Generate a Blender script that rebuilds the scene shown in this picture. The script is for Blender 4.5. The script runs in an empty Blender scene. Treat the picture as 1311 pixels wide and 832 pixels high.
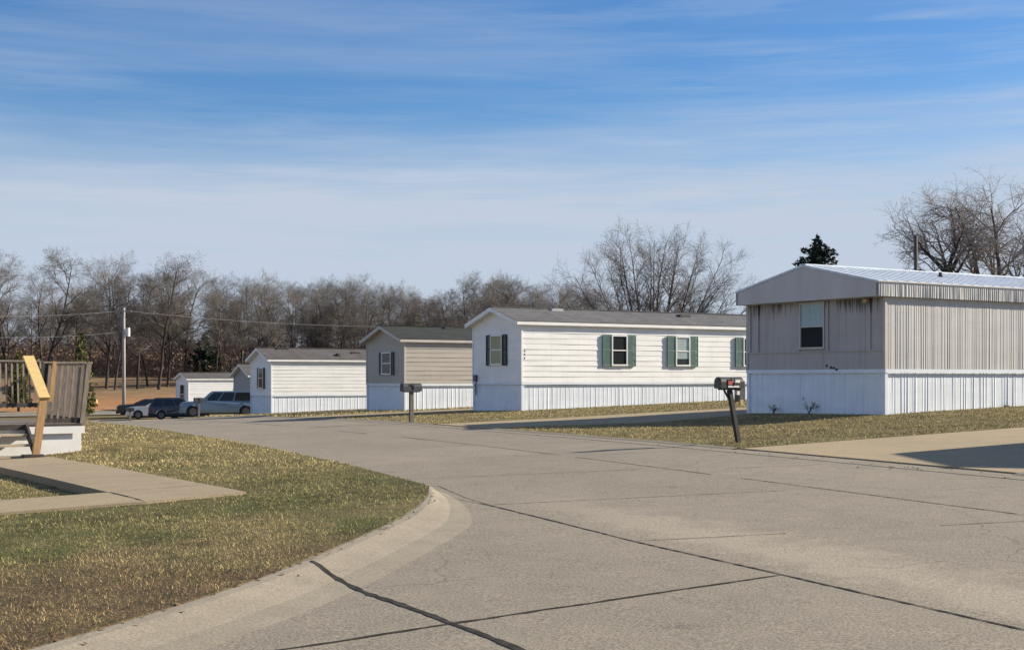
import bpy, bmesh, math, random
import numpy as np
from mathutils import Vector, Matrix
from mathutils.geometry import delaunay_2d_cdt

random.seed(7)
R = math.radians
scene = bpy.context.scene
C = scene.collection

# ------------------------------------------------------------------ frame of the place
# D runs along the street away from the camera, L runs from the street towards the homes.
D = (-.53, .848)
L = (.848, .53)
ANG = math.atan2(L[1], L[0])
SUN_AZ, SUN_EL = 74.0, 25.0


def st(x, y):
    return D[0]*x + D[1]*y, L[0]*x + L[1]*y


def xy(s, t):
    return D[0]*s + L[0]*t, D[1]*s + L[1]*t


_sk = [-400, -60, 0, 20, 40, 60, 80, 92, 100, 106, 113, 121, 133, 150, 172, 195, 230, 300, 420, 3000]
_f = lambda s: .78 - .00025*s*abs(s)*(1 if s > 0 else 0) - .0006*s
_zk = [.9, .8] + [_f(s) for s in _sk[2:6]] + [-.96, -1.52, -1.93, -1.98, -1.68, -1.5, -1.05, -.4, .75, 2.2, 3.1, 3.6, 4.0, 4.0]


def _table():
    ss = np.arange(-400, 3000, 2.0)
    zz = np.interp(ss, _sk, _zk)
    for s0 in range(4):
        zz = np.convolve(np.pad(zz, 2, mode='edge'), np.array([.1, .2, .4, .2, .1]), 'valid')
    return ss, zz


_SS, _ZZ = _table()


def gza(x, y):
    """terrain height, arrays"""
    s = D[0]*x + D[1]*y
    t = L[0]*x + L[1]*y
    g = np.interp(s, _SS, _ZZ)
    tt = t - 26.5
    h = np.where(tt > 8, 8 + 22*np.tanh((tt-8)/22), np.where(tt < -30, -30 + 20*np.tanh((tt+30)/20), tt))
    z = g + .0285*h
    z = z + .15*np.exp(-(((x+8.0)/1.0)**2 + ((y-27.2)/1.3)**2))
    z = z - .13*np.exp(-((t-22.3)/2.4)**2 - ((s-25.5)/4.5)**2)
    return z


def gz(x, y):
    return float(gza(np.array([x], float), np.array([y], float))[0])


def at(px, Y):
    return (px-655.5)/1700*Y


# ------------------------------------------------------------------ materials
def new_mat(name):
    m = bpy.data.materials.new(name)
    m.use_nodes = True
    nt = m.node_tree
    b = nt.nodes['Principled BSDF']
    return m, nt, b


def N(nt, typ, **kw):
    n = nt.nodes.new(typ)
    for k, v in kw.items():
        setattr(n, k, v)
    return n


def rgb(c):
    return (c[0], c[1], c[2], 1.0)


def noise(nt, vec, scale, detail=4, rough=.55, dims=None):
    n = N(nt, 'ShaderNodeTexNoise')
    n.inputs['Scale'].default_value = scale
    n.inputs['Detail'].default_value = detail
    n.inputs['Roughness'].default_value = rough
    if vec is not None:
        nt.links.new(vec, n.inputs['Vector'])
    return n.outputs['Fac']


def maprange(nt, val, a, b, c=0., d=1.):
    m = N(nt, 'ShaderNodeMapRange')
    m.inputs['From Min'].default_value = a
    m.inputs['From Max'].default_value = b
    m.inputs['To Min'].default_value = c
    m.inputs['To Max'].default_value = d
    nt.links.new(val, m.inputs['Value'])
    return m.outputs['Result']


def mix(nt, fac, a, b, blend='MIX'):
    m = N(nt, 'ShaderNodeMix', data_type='RGBA', blend_type=blend)
    for sock, v in ((m.inputs[0], fac), (m.inputs[6], a), (m.inputs[7], b)):
        if isinstance(v, bpy.types.NodeSocket):
            nt.links.new(v, sock)
        elif isinstance(v, (int, float)):
            sock.default_value = v
        else:
            sock.default_value = rgb(v)
    return m.outputs[2]


def math_n(nt, op, a, b=None, clamp=False):
    m = N(nt, 'ShaderNodeMath', operation=op, use_clamp=clamp)
    for i, v in enumerate((a, b)):
        if v is None:
            continue
        if isinstance(v, bpy.types.NodeSocket):
            nt.links.new(v, m.inputs[i])
        else:
            m.inputs[i].default_value = v
    return m.outputs[0]


def mapping(nt, vec, scale=(1, 1, 1), rot=(0, 0, 0)):
    m = N(nt, 'ShaderNodeMapping')
    m.inputs['Scale'].default_value = scale
    m.inputs['Rotation'].default_value = rot
    nt.links.new(vec, m.inputs['Vector'])
    return m.outputs['Vector']


def position(nt):
    return N(nt, 'ShaderNodeNewGeometry').outputs['Position']


def objco(nt):
    return N(nt, 'ShaderNodeTexCoord').outputs['Object']


def bump(nt, b, h, strength=.3, dist=.02):
    n = N(nt, 'ShaderNodeBump')
    n.inputs['Strength'].default_value = strength
    n.inputs['Distance'].default_value = dist
    nt.links.new(h, n.inputs['Height'])
    nt.links.new(n.outputs['Normal'], b.inputs['Normal'])


def simple(name, col, rough=.6, var=.25, scale=3., metal=0., streak=None, spec=None, bstr=0., dirt=0.):
    """procedural colour: base with soft noise, optional vertical streaks and dirt"""
    m, nt, b = new_mat(name)
    v = objco(nt)
    f = noise(nt, mapping(nt, v, streak) if streak else v, scale, 5, .6)
    lo = tuple(c*(1-var) for c in col)
    hi = tuple(min(1, c*(1+var*.6)) for c in col)
    c = mix(nt, maprange(nt, f, .3, .7), lo, hi)
    if dirt:
        f2 = noise(nt, mapping(nt, v, (2.2, 2.2, .35)), 2.3, 6, .7)
        c = mix(nt, maprange(nt, f2, .56, .78, 0, dirt), c, (.16, .145, .12))
    nt.links.new(c, b.inputs['Base Color'])
    b.inputs['Roughness'].default_value = rough
    b.inputs['Metallic'].default_value = metal
    if spec is not None:
        b.inputs['Specular IOR Level'].default_value = spec
    if bstr:
        bump(nt, b, noise(nt, v, scale*6, 4), bstr, .01)
    return m


def concrete_mat(name, base, blotch, dark, bump_s=.35, slabs=False, grit=1.):
    m, nt, b = new_mat(name)
    p = position(nt)
    big = noise(nt, p, .35, 5, .6)
    mid = noise(nt, p, 2.6, 6, .65)
    fine = noise(nt, p, 58., 3, .7)
    grain = noise(nt, p, 120., 2, .8)
    c = mix(nt, maprange(nt, big, .38, .62), base, blotch)
    c = mix(nt, maprange(nt, mid, .42, .68, 0, .55), c, dark)
    if slabs:
        ds = N(nt, 'ShaderNodeVectorMath', operation='DOT_PRODUCT')
        dt = N(nt, 'ShaderNodeVectorMath', operation='DOT_PRODUCT')
        nt.links.new(p, ds.inputs[0])
        nt.links.new(p, dt.inputs[0])
        ds.inputs[1].default_value = (D[0], D[1], 0)
        dt.inputs[1].default_value = (L[0], L[1], 0)
        S, T = ds.outputs['Value'], dt.outputs['Value']
        # across the street, measured from the sealed joint on the near side
        tq = math_n(nt, 'SUBTRACT', math_n(nt, 'SUBTRACT', T, math_n(nt, 'MULTIPLY', S, .165)), 5.58)
        sq = math_n(nt, 'SUBTRACT', math_n(nt, 'ADD', S, math_n(nt, 'MULTIPLY', T, .4)), 15.9)
        cmb = N(nt, 'ShaderNodeCombineXYZ')
        nt.links.new(math_n(nt, 'FLOOR', math_n(nt, 'DIVIDE', sq, 3.8)), cmb.inputs[0])
        nt.links.new(math_n(nt, 'FLOOR', math_n(nt, 'DIVIDE', tq, 3.95)), cmb.inputs[1])
        wn = N(nt, 'ShaderNodeTexWhiteNoise', noise_dimensions='2D')
        nt.links.new(cmb.outputs[0], wn.inputs['Vector'])
        c = mix(nt, maprange(nt, wn.outputs['Value'], 0, 1, 0, .30), c, dark)
        # wheel tracks polished darker along each lane
        lane = math_n(nt, 'ABSOLUTE', math_n(nt, 'SINE', math_n(nt, 'MULTIPLY', math_n(nt, 'ADD', tq, math_n(nt, 'MULTIPLY', big, .8)), 1.65)))
        c = mix(nt, math_n(nt, 'MULTIPLY', maprange(nt, lane, .45, 1, 0, .34), maprange(nt, mid, .3, .6)), c, dark)
        # washed-out grit in the shallow valley behind the joint
        v0 = math_n(nt, 'ADD', tq, math_n(nt, 'MULTIPLY', math_n(nt, 'SUBTRACT', mid, .5), 1.4))
        band = math_n(nt, 'MULTIPLY', maprange(nt, v0, .12, .42), maprange(nt, v0, .75, 1.35, 1, 0))
        band = math_n(nt, 'MULTIPLY', band, maprange(nt, S, 9.5, 13.5, .75, .1))
        c = mix(nt, band, c, tuple(min(1, q*1.42) for q in base))
        # oil drips and small dark spots
        vo = N(nt, 'ShaderNodeTexVoronoi')
        vo.inputs['Scale'].default_value = .75
        nt.links.new(mapping(nt, p, (1, 1, 0)), vo.inputs['Vector'])
        dd = math_n(nt, 'ADD', vo.outputs['Distance'], math_n(nt, 'MULTIPLY', math_n(nt, 'SUBTRACT', fine, .5), .16))
        c = mix(nt, math_n(nt, 'MULTIPLY', maprange(nt, dd, .03, .12, .5, 0), maprange(nt, big, .48, .58)), c, (.06, .055, .05))
        vs_ = N(nt, 'ShaderNodeTexVoronoi')
        vs_.inputs['Scale'].default_value = 5.
        nt.links.new(mapping(nt, p, (1, 1, 0)), vs_.inputs['Vector'])
        c = mix(nt, math_n(nt, 'MULTIPLY', maprange(nt, vs_.outputs['Distance'], .05, .12, .55, 0), maprange(nt, mid, .5, .6)), c, (.07, .06, .05))
        # wandering hair cracks
        vc = N(nt, 'ShaderNodeTexVoronoi', feature='DISTANCE_TO_EDGE')
        vc.inputs['Scale'].default_value = .17
        wv = N(nt, 'ShaderNodeVectorMath', operation='ADD')
        nz = N(nt, 'ShaderNodeTexNoise')
        nz.inputs['Scale'].default_value = 1.1
        nt.links.new(p, nz.inputs['Vector'])
        nt.links.new(mapping(nt, p, (1, 1, 0)), wv.inputs[0])
        nt.links.new(nz.outputs['Color'], wv.inputs[1])
        nt.links.new(wv.outputs[0], vc.inputs['Vector'])
        c = mix(nt, math_n(nt, 'MULTIPLY', maprange(nt, vc.outputs['Distance'], .0005, .0022, .7, 0), maprange(nt, big, .44, .52)), c, (.06, .052, .045))
    c = mix(nt, maprange(nt, fine, .40, .60), mix(nt, .40*min(1, bump_s*3.4), c, (.06, .053, .045)), mix(nt, .26*min(1, bump_s*3.4), c, (.60, .55, .46)))
    c = mix(nt, maprange(nt, grain, .60, .70, 0, .45), c, (.075, .066, .056))
    c = mix(nt, maprange(nt, grain, .40, .30, 0, .35), c, (.6, .56, .48))
    nt.links.new(c, b.inputs['Base Color'])
    b.inputs['Roughness'].default_value = .92
    b.inputs['Specular IOR Level'].default_value = .15
    h = math_n(nt, 'ADD', fine, math_n(nt, 'MULTIPLY', grain, .6))
    bump(nt, b, h, bump_s*.7, .005)
    return m


def grass_mat(name, straw, green, brown, blade=False):
    m, nt, b = new_mat(name)
    p = position(nt)
    big = noise(nt, p, .55, 5, .62)
    mid = noise(nt, p, 2.3, 5, .65)
    fine = noise(nt, p, 28., 4, .7)
    # distance along the street decides how far the lawn has dried out (bare strip by the junction)
    sep = N(nt, 'ShaderNodeVectorMath', operation='DOT_PRODUCT')
    nt.links.new(p, sep.inputs[0])
    sep.inputs[1].default_value = (D[0], D[1], 0)
    s = sep.outputs['Value']
    wob = math_n(nt, 'ADD', s, math_n(nt, 'MULTIPLY', math_n(nt, 'SUBTRACT', big, .5), 9.))
    dry = maprange(nt, wob, 9.0, 12.0, 1, 0)
    lush = math_n(nt, 'MULTIPLY', maprange(nt, wob, 10.5, 12.5), maprange(nt, wob, 15., 20., 1, .12))
    sep2 = N(nt, 'ShaderNodeVectorMath', operation='DOT_PRODUCT')
    nt.links.new(p, sep2.inputs[0])
    sep2.inputs[1].default_value = (L[0]+D[0]*-.165, L[1]+D[1]*-.165, 0)
    far = math_n(nt, 'ADD', maprange(nt, s, 24, 40, 0, 1), maprange(nt, sep2.outputs['Value'], 9, 12, 0, .8), True)
    c = mix(nt, math_n(nt, 'ADD', math_n(nt, 'MULTIPLY', lush, .6), math_n(nt, 'ADD', maprange(nt, mid, .48, .66, 0, .4), maprange(nt, big, .5, .62, 0, .45)), True), straw, green)
    c = mix(nt, math_n(nt, 'MULTIPLY', dry, maprange(nt, mid, .3, .55, .55, 1)), c, brown)
    c = mix(nt, math_n(nt, 'MULTIPLY', far, maprange(nt, big, .35, .6)), c, tuple(.8*a+.2*q for a, q in zip(straw, brown)))
    ptch = noise(nt, p, 1.15, 6, .68)
    c = mix(nt, maprange(nt, ptch, .44, .66, 0, .5), c, tuple(.45*q for q in brown))
    ptc2 = noise(nt, p, 5.5, 4, .7)
    c = mix(nt, maprange(nt, ptc2, .5, .68, 0, .55), c, tuple(.55*q for q in green))
    if blade:
        a = N(nt, 'ShaderNodeAttribute', attribute_name='tint')
        f = a.outputs['Fac']
        c = mix(nt, maprange(nt, f, .0, .35, .75, 0), c, tuple(q*.6 for q in brown))
        c = mix(nt, maprange(nt, f, .66, 1., 0, .6), c, tuple(min(1, q*1.25) for q in straw))
    else:
        c = mix(nt, maprange(nt, fine, .35, .6, .75, 0), c, (.03, .024, .016))
        bump(nt, b, fine, .8, .04)
    nt.links.new(c, b.inputs['Base Color'])
    b.inputs['Roughness'].default_value = .85
    b.inputs['Specular IOR Level'].default_value = .15
    return m


def glass_mat(name, tint=(.012, .014, .016)):
    m, nt, b = new_mat(name)
    v = objco(nt)
    c = mix(nt, noise(nt, v, 1.5), tuple(t*.7 for t in tint), tuple(t*1.3 for t in tint))
    nt.links.new(c, b.inputs['Base Color'])
    b.inputs['Roughness'].default_value = .06
    return m


def pane_mat(name):
    """thin clear glass: reflects at grazing angles, otherwise see-through"""
    m, nt, b = new_mat(name)
    out = nt.nodes['Material Output']
    tr = N(nt, 'ShaderNodeBsdfTransparent')
    tr.inputs[0].default_value = (.86, .9, .9, 1)
    gl = N(nt, 'ShaderNodeBsdfGlossy')
    gl.inputs['Roughness'].default_value = .03
    fr = N(nt, 'ShaderNodeFresnel')
    fr.inputs[0].default_value = 1.5
    ms = N(nt, 'ShaderNodeMixShader')
    geo = N(nt, 'ShaderNodeNewGeometry')
    k = math_n(nt, 'MULTIPLY', fr.outputs[0], math_n(nt, 'SUBTRACT', 1., geo.outputs['Backfacing']))
    nt.links.new(k, ms.inputs[0])
    nt.links.new(tr.outputs[0], ms.inputs[1])
    nt.links.new(gl.outputs[0], ms.inputs[2])
    nt.links.new(ms.outputs[0], out.inputs[0])
    return m


def shingle_mat(name, col):
    m, nt, b = new_mat(name)
    v = objco(nt)
    br = N(nt, 'ShaderNodeTexBrick')
    br.inputs['Scale'].default_value = 1.0
    br.inputs['Brick Width'].default_value = .32
    br.inputs['Row Height'].default_value = .14
    br.inputs['Mortar Size'].default_value = .006
    br.inputs['Color1'].default_value = rgb(tuple(c*.72 for c in col))
    br.inputs['Color2'].default_value = rgb(tuple(c*1.2 for c in col))
    br.inputs['Mortar'].default_value = rgb(tuple(c*.4 for c in col))
    nt.links.new(v, br.inputs['Vector'])
    f = noise(nt, v, .9, 5, .6)
    c = mix(nt, maprange(nt, f, .35, .7, 0, .45), br.outputs['Color'], tuple(c*1.35 for c in col))
    g = noise(nt, v, 60, 3, .7)
    c = mix(nt, maprange(nt, g, .3, .7, 0, .4), c, tuple(c*.5 for c in col))
    nt.links.new(c, b.inputs['Base Color'])
    b.inputs['Roughness'].default_value = .9
    b.inputs['Specular IOR Level'].default_value = .2
    bump(nt, b, g, .5, .01)
    return m


def siding_mat(name, col, stain=.25, rough=.5, grime=(.2, .18, .15)):
    m, nt, b = new_mat(name)
    v = objco(nt)
    f = noise(nt, mapping(nt, v, (.6, .6, 2.0)), 1.4, 5, .6)
    c = mix(nt, maprange(nt, f, .3, .7), tuple(q*.88 for q in col), col)
    f2 = noise(nt, mapping(nt, v, (3.2, 3.2, .3)), 2.0, 6, .7)
    c = mix(nt, maprange(nt, f2, .52, .8, 0, stain), c, grime)
    nt.links.new(c, b.inputs['Base Color'])
    b.inputs['Roughness'].default_value = rough
    b.inputs['Specular IOR Level'].default_value = .3
    return m


def streaked_mat(name, col, top, depth):
    """painted wall with black run-off streaks below the soffit"""
    m, nt, b = new_mat(name)
    v = objco(nt)
    f = noise(nt, mapping(nt, v, (.8, .8, 1.2)), 1.5, 5, .6)
    c = mix(nt, maprange(nt, f, .3, .7), tuple(q*.85 for q in col), col)
    sp = N(nt, 'ShaderNodeSeparateXYZ')
    nt.links.new(v, sp.inputs[0])
    edge = maprange(nt, sp.outputs['Z'], top-depth, top, 0, 1)
    st1 = noise(nt, mapping(nt, v, (1, 10, .5)), 1.6, 5, .7)
    st2 = noise(nt, mapping(nt, v, (1, 1.3, .2)), .9, 3, .6)
    q = math_n(nt, 'ADD', edge, math_n(nt, 'MULTIPLY', math_n(nt, 'SUBTRACT', st1, .5), 2.4))
    q = math_n(nt, 'ADD', q, math_n(nt, 'MULTIPLY', math_n(nt, 'SUBTRACT', st2, .5), 1.6))
    c = mix(nt, maprange(nt, q, .68, 1.15, 0, .88), c, (.018, .016, .014))
    st3 = noise(nt, mapping(nt, v, (1, 6, .15)), 1.2, 4, .6)
    c = mix(nt, maprange(nt, st3, .52, .75, 0, .35), c, (.14, .125, .11))
    nt.links.new(c, b.inputs['Base Color'])
    b.inputs['Roughness'].default_value = .6
    return m


def bark_mat(name, col):
    m, nt, b = new_mat(name)
    v = objco(nt)
    f = noise(nt, mapping(nt, v, (5, 5, 1.2)), 2.0, 5, .65)
    oi = N(nt, 'ShaderNodeObjectInfo')
    c = mix(nt, maprange(nt, f, .3, .7), tuple(q*.6 for q in col), tuple(q*1.35 for q in col))
    hs = N(nt, 'ShaderNodeHueSaturation')
    nt.links.new(c, hs.inputs['Color'])
    nt.links.new(maprange(nt, oi.outputs['Random'], 0, 1, .72, 1.25), hs.inputs['Value'])
    nt.links.new(hs.outputs[0], b.inputs['Base Color'])
    b.inputs['Roughness'].default_value = .9
    b.inputs['Specular IOR Level'].default_value = .15
    return m


def tint_mat(name, a, c2, rough=.8):
    """two colours mixed by the per-face 'tint' attribute"""
    m, nt, b = new_mat(name)
    at_ = N(nt, 'ShaderNodeAttribute', attribute_name='tint')
    c = mix(nt, at_.outputs['Fac'], a, c2)
    nt.links.new(c, b.inputs['Base Color'])
    b.inputs['Roughness'].default_value = rough
    b.inputs['Specular IOR Level'].default_value = .2
    return m


M = {}
M['street'] = concrete_mat('street_concrete', (.268, .224, .162), (.232, .194, .14), (.165, .139, .103), .3, True)
M['gutter'] = concrete_mat('gutter_concrete', (.28, .24, .178), (.25, .213, .157), (.185, .157, .118), .15)
M['walk'] = concrete_mat('walk_concrete', (.36, .275, .165), (.315, .243, .148), (.24, .185, .115), .2)
M['drive'] = concrete_mat('drive_concrete', (.38, .29, .165), (.335, .257, .148), (.26, .205, .125), .2)
M['tar'] = simple('joint_sealant', (.05, .046, .042), .95, .5, 9, spec=.05)
M['lawn'] = grass_mat('lawn_soil', (.29, .23, .095), (.12, .125, .038), (.165, .11, .055))
M['blade'] = grass_mat('grass_blades', (.56, .45, .22), (.19, .20, .058), (.30, .215, .115), True)
M['white'] = siding_mat('white_vinyl', (.85, .84, .81), .18, .45)
M['white_d'] = siding_mat('white_vinyl_far', (.82, .81, .78), .12, .45)
M['tan'] = siding_mat('tan_vinyl', (.44, .40, .34), .25, .5)
M['beige'] = siding_mat('beige_metal', (.56, .545, .52), .15, .42, (.24, .22, .18))
M['greyhome'] = siding_mat('grey_vinyl', (.36, .345, .33), .2, .55)
M['skirt'] = siding_mat('skirting_white', (.76, .81, .86), .22, .45, (.34, .31, .27))
M['trim'] = simple('trim_white', (.8, .79, .76), .5, .1, 2)
M['trim_beige'] = simple('trim_beige', (.50, .455, .41), .55, .15, 2)
M['gable_beige'] = simple('gable_board', (.50, .465, .45), .6, .12, 1.2, streak=(1, 1, .3))
M['front_beige'] = streaked_mat('front_board', (.45, .415, .39), 3.02, .75)
M['roof_metal'] = simple('metal_roof', (.60, .655, .71), .5, .22, 1.1, .15, (1, 5, 1))
M['shingle_grey'] = shingle_mat('shingle_grey', (.125, .124, .126))
M['shingle_dark'] = shingle_mat('shingle_dark', (.038, .044, .040))
M['shingle_brown'] = shingle_mat('shingle_brown', (.105, .097, .095))
M['shutter_green'] = simple('shutter_green', (.075, .155, .135), .55, .2, 4)
M['shutter_dark'] = simple('shutter_dark', (.022, .024, .028), .5, .3, 4)
M['shutter_grey'] = simple('shutter_grey', (.06, .065, .07), .5, .3, 4)
M['room'] = simple('unlit_room_tone', (.012, .012, .013), .9, .2, 2)  # near-black tone standing in for the shade of the room behind the glass
M['pane'] = pane_mat('window_glass')
M['blind_tan'] = simple('blind_tan', (.50, .40, .17), .7, .15, 3, streak=(1, 1, 12))
M['blind_white'] = simple('blind_white', (.72, .72, .68), .7, .15, 3, streak=(1, 1, 12))
M['curtain'] = simple('curtain_pale', (.60, .68, .70), .8, .15, 3, streak=(6, 6, 1))
M['screen'] = simple('insect_screen', (.014, .014, .016), .9, .2, 5)
M['vent_dark'] = simple('vent_dark', (.03, .03, .03), .7, .2, 4)
M['vent_pale'] = simple('vent_pale', (.42, .42, .42), .6, .2, 4)
M['meter'] = simple('meter_grey', (.10, .11, .13), .5, .2, 4)
M['mb_black'] = simple('mailbox_black', (.02, .02, .022), .45, .3, 8)
M['mb_grey'] = simple('mailbox_grey', (.05, .053, .058), .5, .3, 8)
M['post_dark'] = simple('post_dark', (.028, .026, .028), .8, .4, 9)
M['post_grey'] = simple('post_weathered', (.15, .13, .115), .85, .35, 6, streak=(6, 6, 1))
M['red'] = simple('red_paint', (.42, .05, .04), .5, .2, 8)
M['label_white'] = simple('white_sticker', (.70, .70, .66), .5, .15, 10)
M['tan_thing'] = simple('tan_plastic', (.42, .31, .15), .6, .25, 8)
M['lumber'] = simple('new_lumber', (.56, .40, .165), .7, .2, 5, streak=(1, 8, 8), dirt=.0)
M['lumber_shade'] = simple('shade_tone_lumber', (.42, .25, .11), .75, .3, 5, streak=(8, 8, 1))  # same lumber, with the shade on post and brace put into its colour
M['wood_grey'] = simple('weathered_wood', (.24, .198, .16), .85, .4, 5, streak=(6, 6, 1))
M['wood_dark'] = simple('dark_wood', (.06, .05, .045), .85, .4, 5)
M['tread'] = simple('tread_wood', (.45, .37, .25), .85, .3, 5, streak=(1, 8, 8))
M['pole'] = simple('pole_pale', (.34, .31, .285), .8, .25, 3, streak=(6, 6, .6))
M['pole_dark'] = simple('pole_brown', (.10, .085, .075), .85, .3, 3, streak=(6, 6, .6))
M['wire'] = simple('wire_grey', (.34, .34, .35), .5, .1, 2)
M['bark_oak'] = bark_mat('bark_oak', (.068, .058, .051))
M['twig_oak'] = bark_mat('twig_oak', (.175, .157, .140))
M['bark_elm'] = bark_mat('bark_elm', (.075, .067, .062))
M['twig_elm'] = bark_mat('twig_elm', (.36, .32, .30))
M['bark_fan'] = bark_mat('bark_fan', (.095, .085, .08))
M['twig_fan'] = bark_mat('twig_fan', (.185, .158, .142))
M['needle'] = tint_mat('needles_dark', (.012, .022, .016), (.035, .055, .03))
M['needle_y'] = tint_mat('needles_yellowgreen', (.065, .07, .02), (.16, .155, .045))
M['brush'] = tint_mat('brush_leaves', (.095, .078, .062), (.27, .175, .12))
M['litter'] = tint_mat('dry_leaves', (.06, .04, .025), (.24, .16, .08))
M['weed'] = tint_mat('weed_leaves', (.02, .025, .015), (.06, .06, .03))
M['tyre'] = simple('tyre', (.018, .018, .018), .85, .3, 8)
M['rim'] = simple('alloy_rim', (.16, .165, .17), .35, .15, 5, .6)
M['carglass'] = glass_mat('car_glass')
M['windscreen'] = glass_mat('car_windscreen', (.22, .34, .36))
M['bumper'] = simple('bumper_dark', (.03, .03, .032), .6, .2, 5)
M['taillight'] = simple('tail_lamp', (.30, .03, .03), .25, .2, 8)
M['headlight'] = simple('head_lamp', (.6, .62, .65), .15, .1, 8)


def paint(name, col, metal=.3):
    m = simple(name, col, .32, .08, 1.2, metal, dirt=.12)
    m.node_tree.nodes['Principled BSDF'].inputs['Coat Weight'].default_value = .5
    m.node_tree.nodes['Principled BSDF'].inputs['Coat Roughness'].default_value = .08
    return m


M['p_silver'] = paint('paint_silver_blue', (.14, .21, .29), .3)
M['p_grey'] = paint('paint_slate', (.055, .065, .08), .3)
M['p_white'] = paint('paint_white', (.72, .71, .68), 0)
M['p_black'] = paint('paint_black', (.025, .025, .028), .1)


# earth of the whole terrain: dormant grass near, orange leaf litter on the bank and under the trees
def ground_mat():
    m, nt, b = new_mat('ground_earth')
    p = position(nt)
    sep = N(nt, 'ShaderNodeVectorMath', operation='DOT_PRODUCT')
    nt.links.new(p, sep.inputs[0])
    sep.inputs[1].default_value = (D[0], D[1], 0)
    s = sep.outputs['Value']
    big = noise(nt, p, .11, 6, .65)
    mid = noise(nt, mapping(nt, p, (.5, 1.4, 1)), .6, 6, .7)
    fine = noise(nt, p, 9., 5, .75)
    near = mix(nt, maprange(nt, big, .35, .65), (.24, .185, .09), (.17, .145, .065))
    bank = mix(nt, maprange(nt, mid, .42, .58), (.40, .185, .085), (.47, .28, .135))
    wood = mix(nt, maprange(nt, mid, .36, .62), (.19, .13, .075), (.36, .25, .14))
    wood = mix(nt, maprange(nt, big, .52, .62, 0, .8), wood, (.33, .165, .075))
    f1 = maprange(nt, math_n(nt, 'ADD', s, math_n(nt, 'MULTIPLY', mid, 6.)), 119, 123)
    f2 = maprange(nt, math_n(nt, 'ADD', s, math_n(nt, 'MULTIPLY', mid, 14.)), 139, 150)
    c = mix(nt, f1, near, bank)
    c = mix(nt, f2, c, wood)
    c = mix(nt, maprange(nt, fine, .36, .6, .55, 0), c, (.05, .035, .022))
    nt.links.new(c, b.inputs['Base Color'])
    b.inputs['Roughness'].default_value = .95
    b.inputs['Specular IOR Level'].default_value = .1
    bump(nt, b, fine, .6, .15)
    return m


M['ground'] = ground_mat()


# ------------------------------------------------------------------ object helpers
def tag(o, label=None, cat=None, group=None, kind=None):
    if label:
        o['label'] = label
    if cat:
        o['category'] = cat
    if group:
        o['group'] = group
    if kind:
        o['kind'] = kind
    return o


def empty(name, loc=(0, 0, 0), rz=0., label=None, cat=None, group=None):
    o = bpy.data.objects.new(name, None)
    o.empty_display_size = .3
    C.objects.link(o)
    o.location = loc
    o.rotation_euler = (0, 0, rz)
    return tag(o, label, cat, group)


def copy_tree(o, parent=None):
    c = o.copy()
    C.objects.link(c)
    if parent is not None:
        c.parent = parent
    for ch in list(o.children):
        copy_tree(ch, c)
    return c


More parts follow.
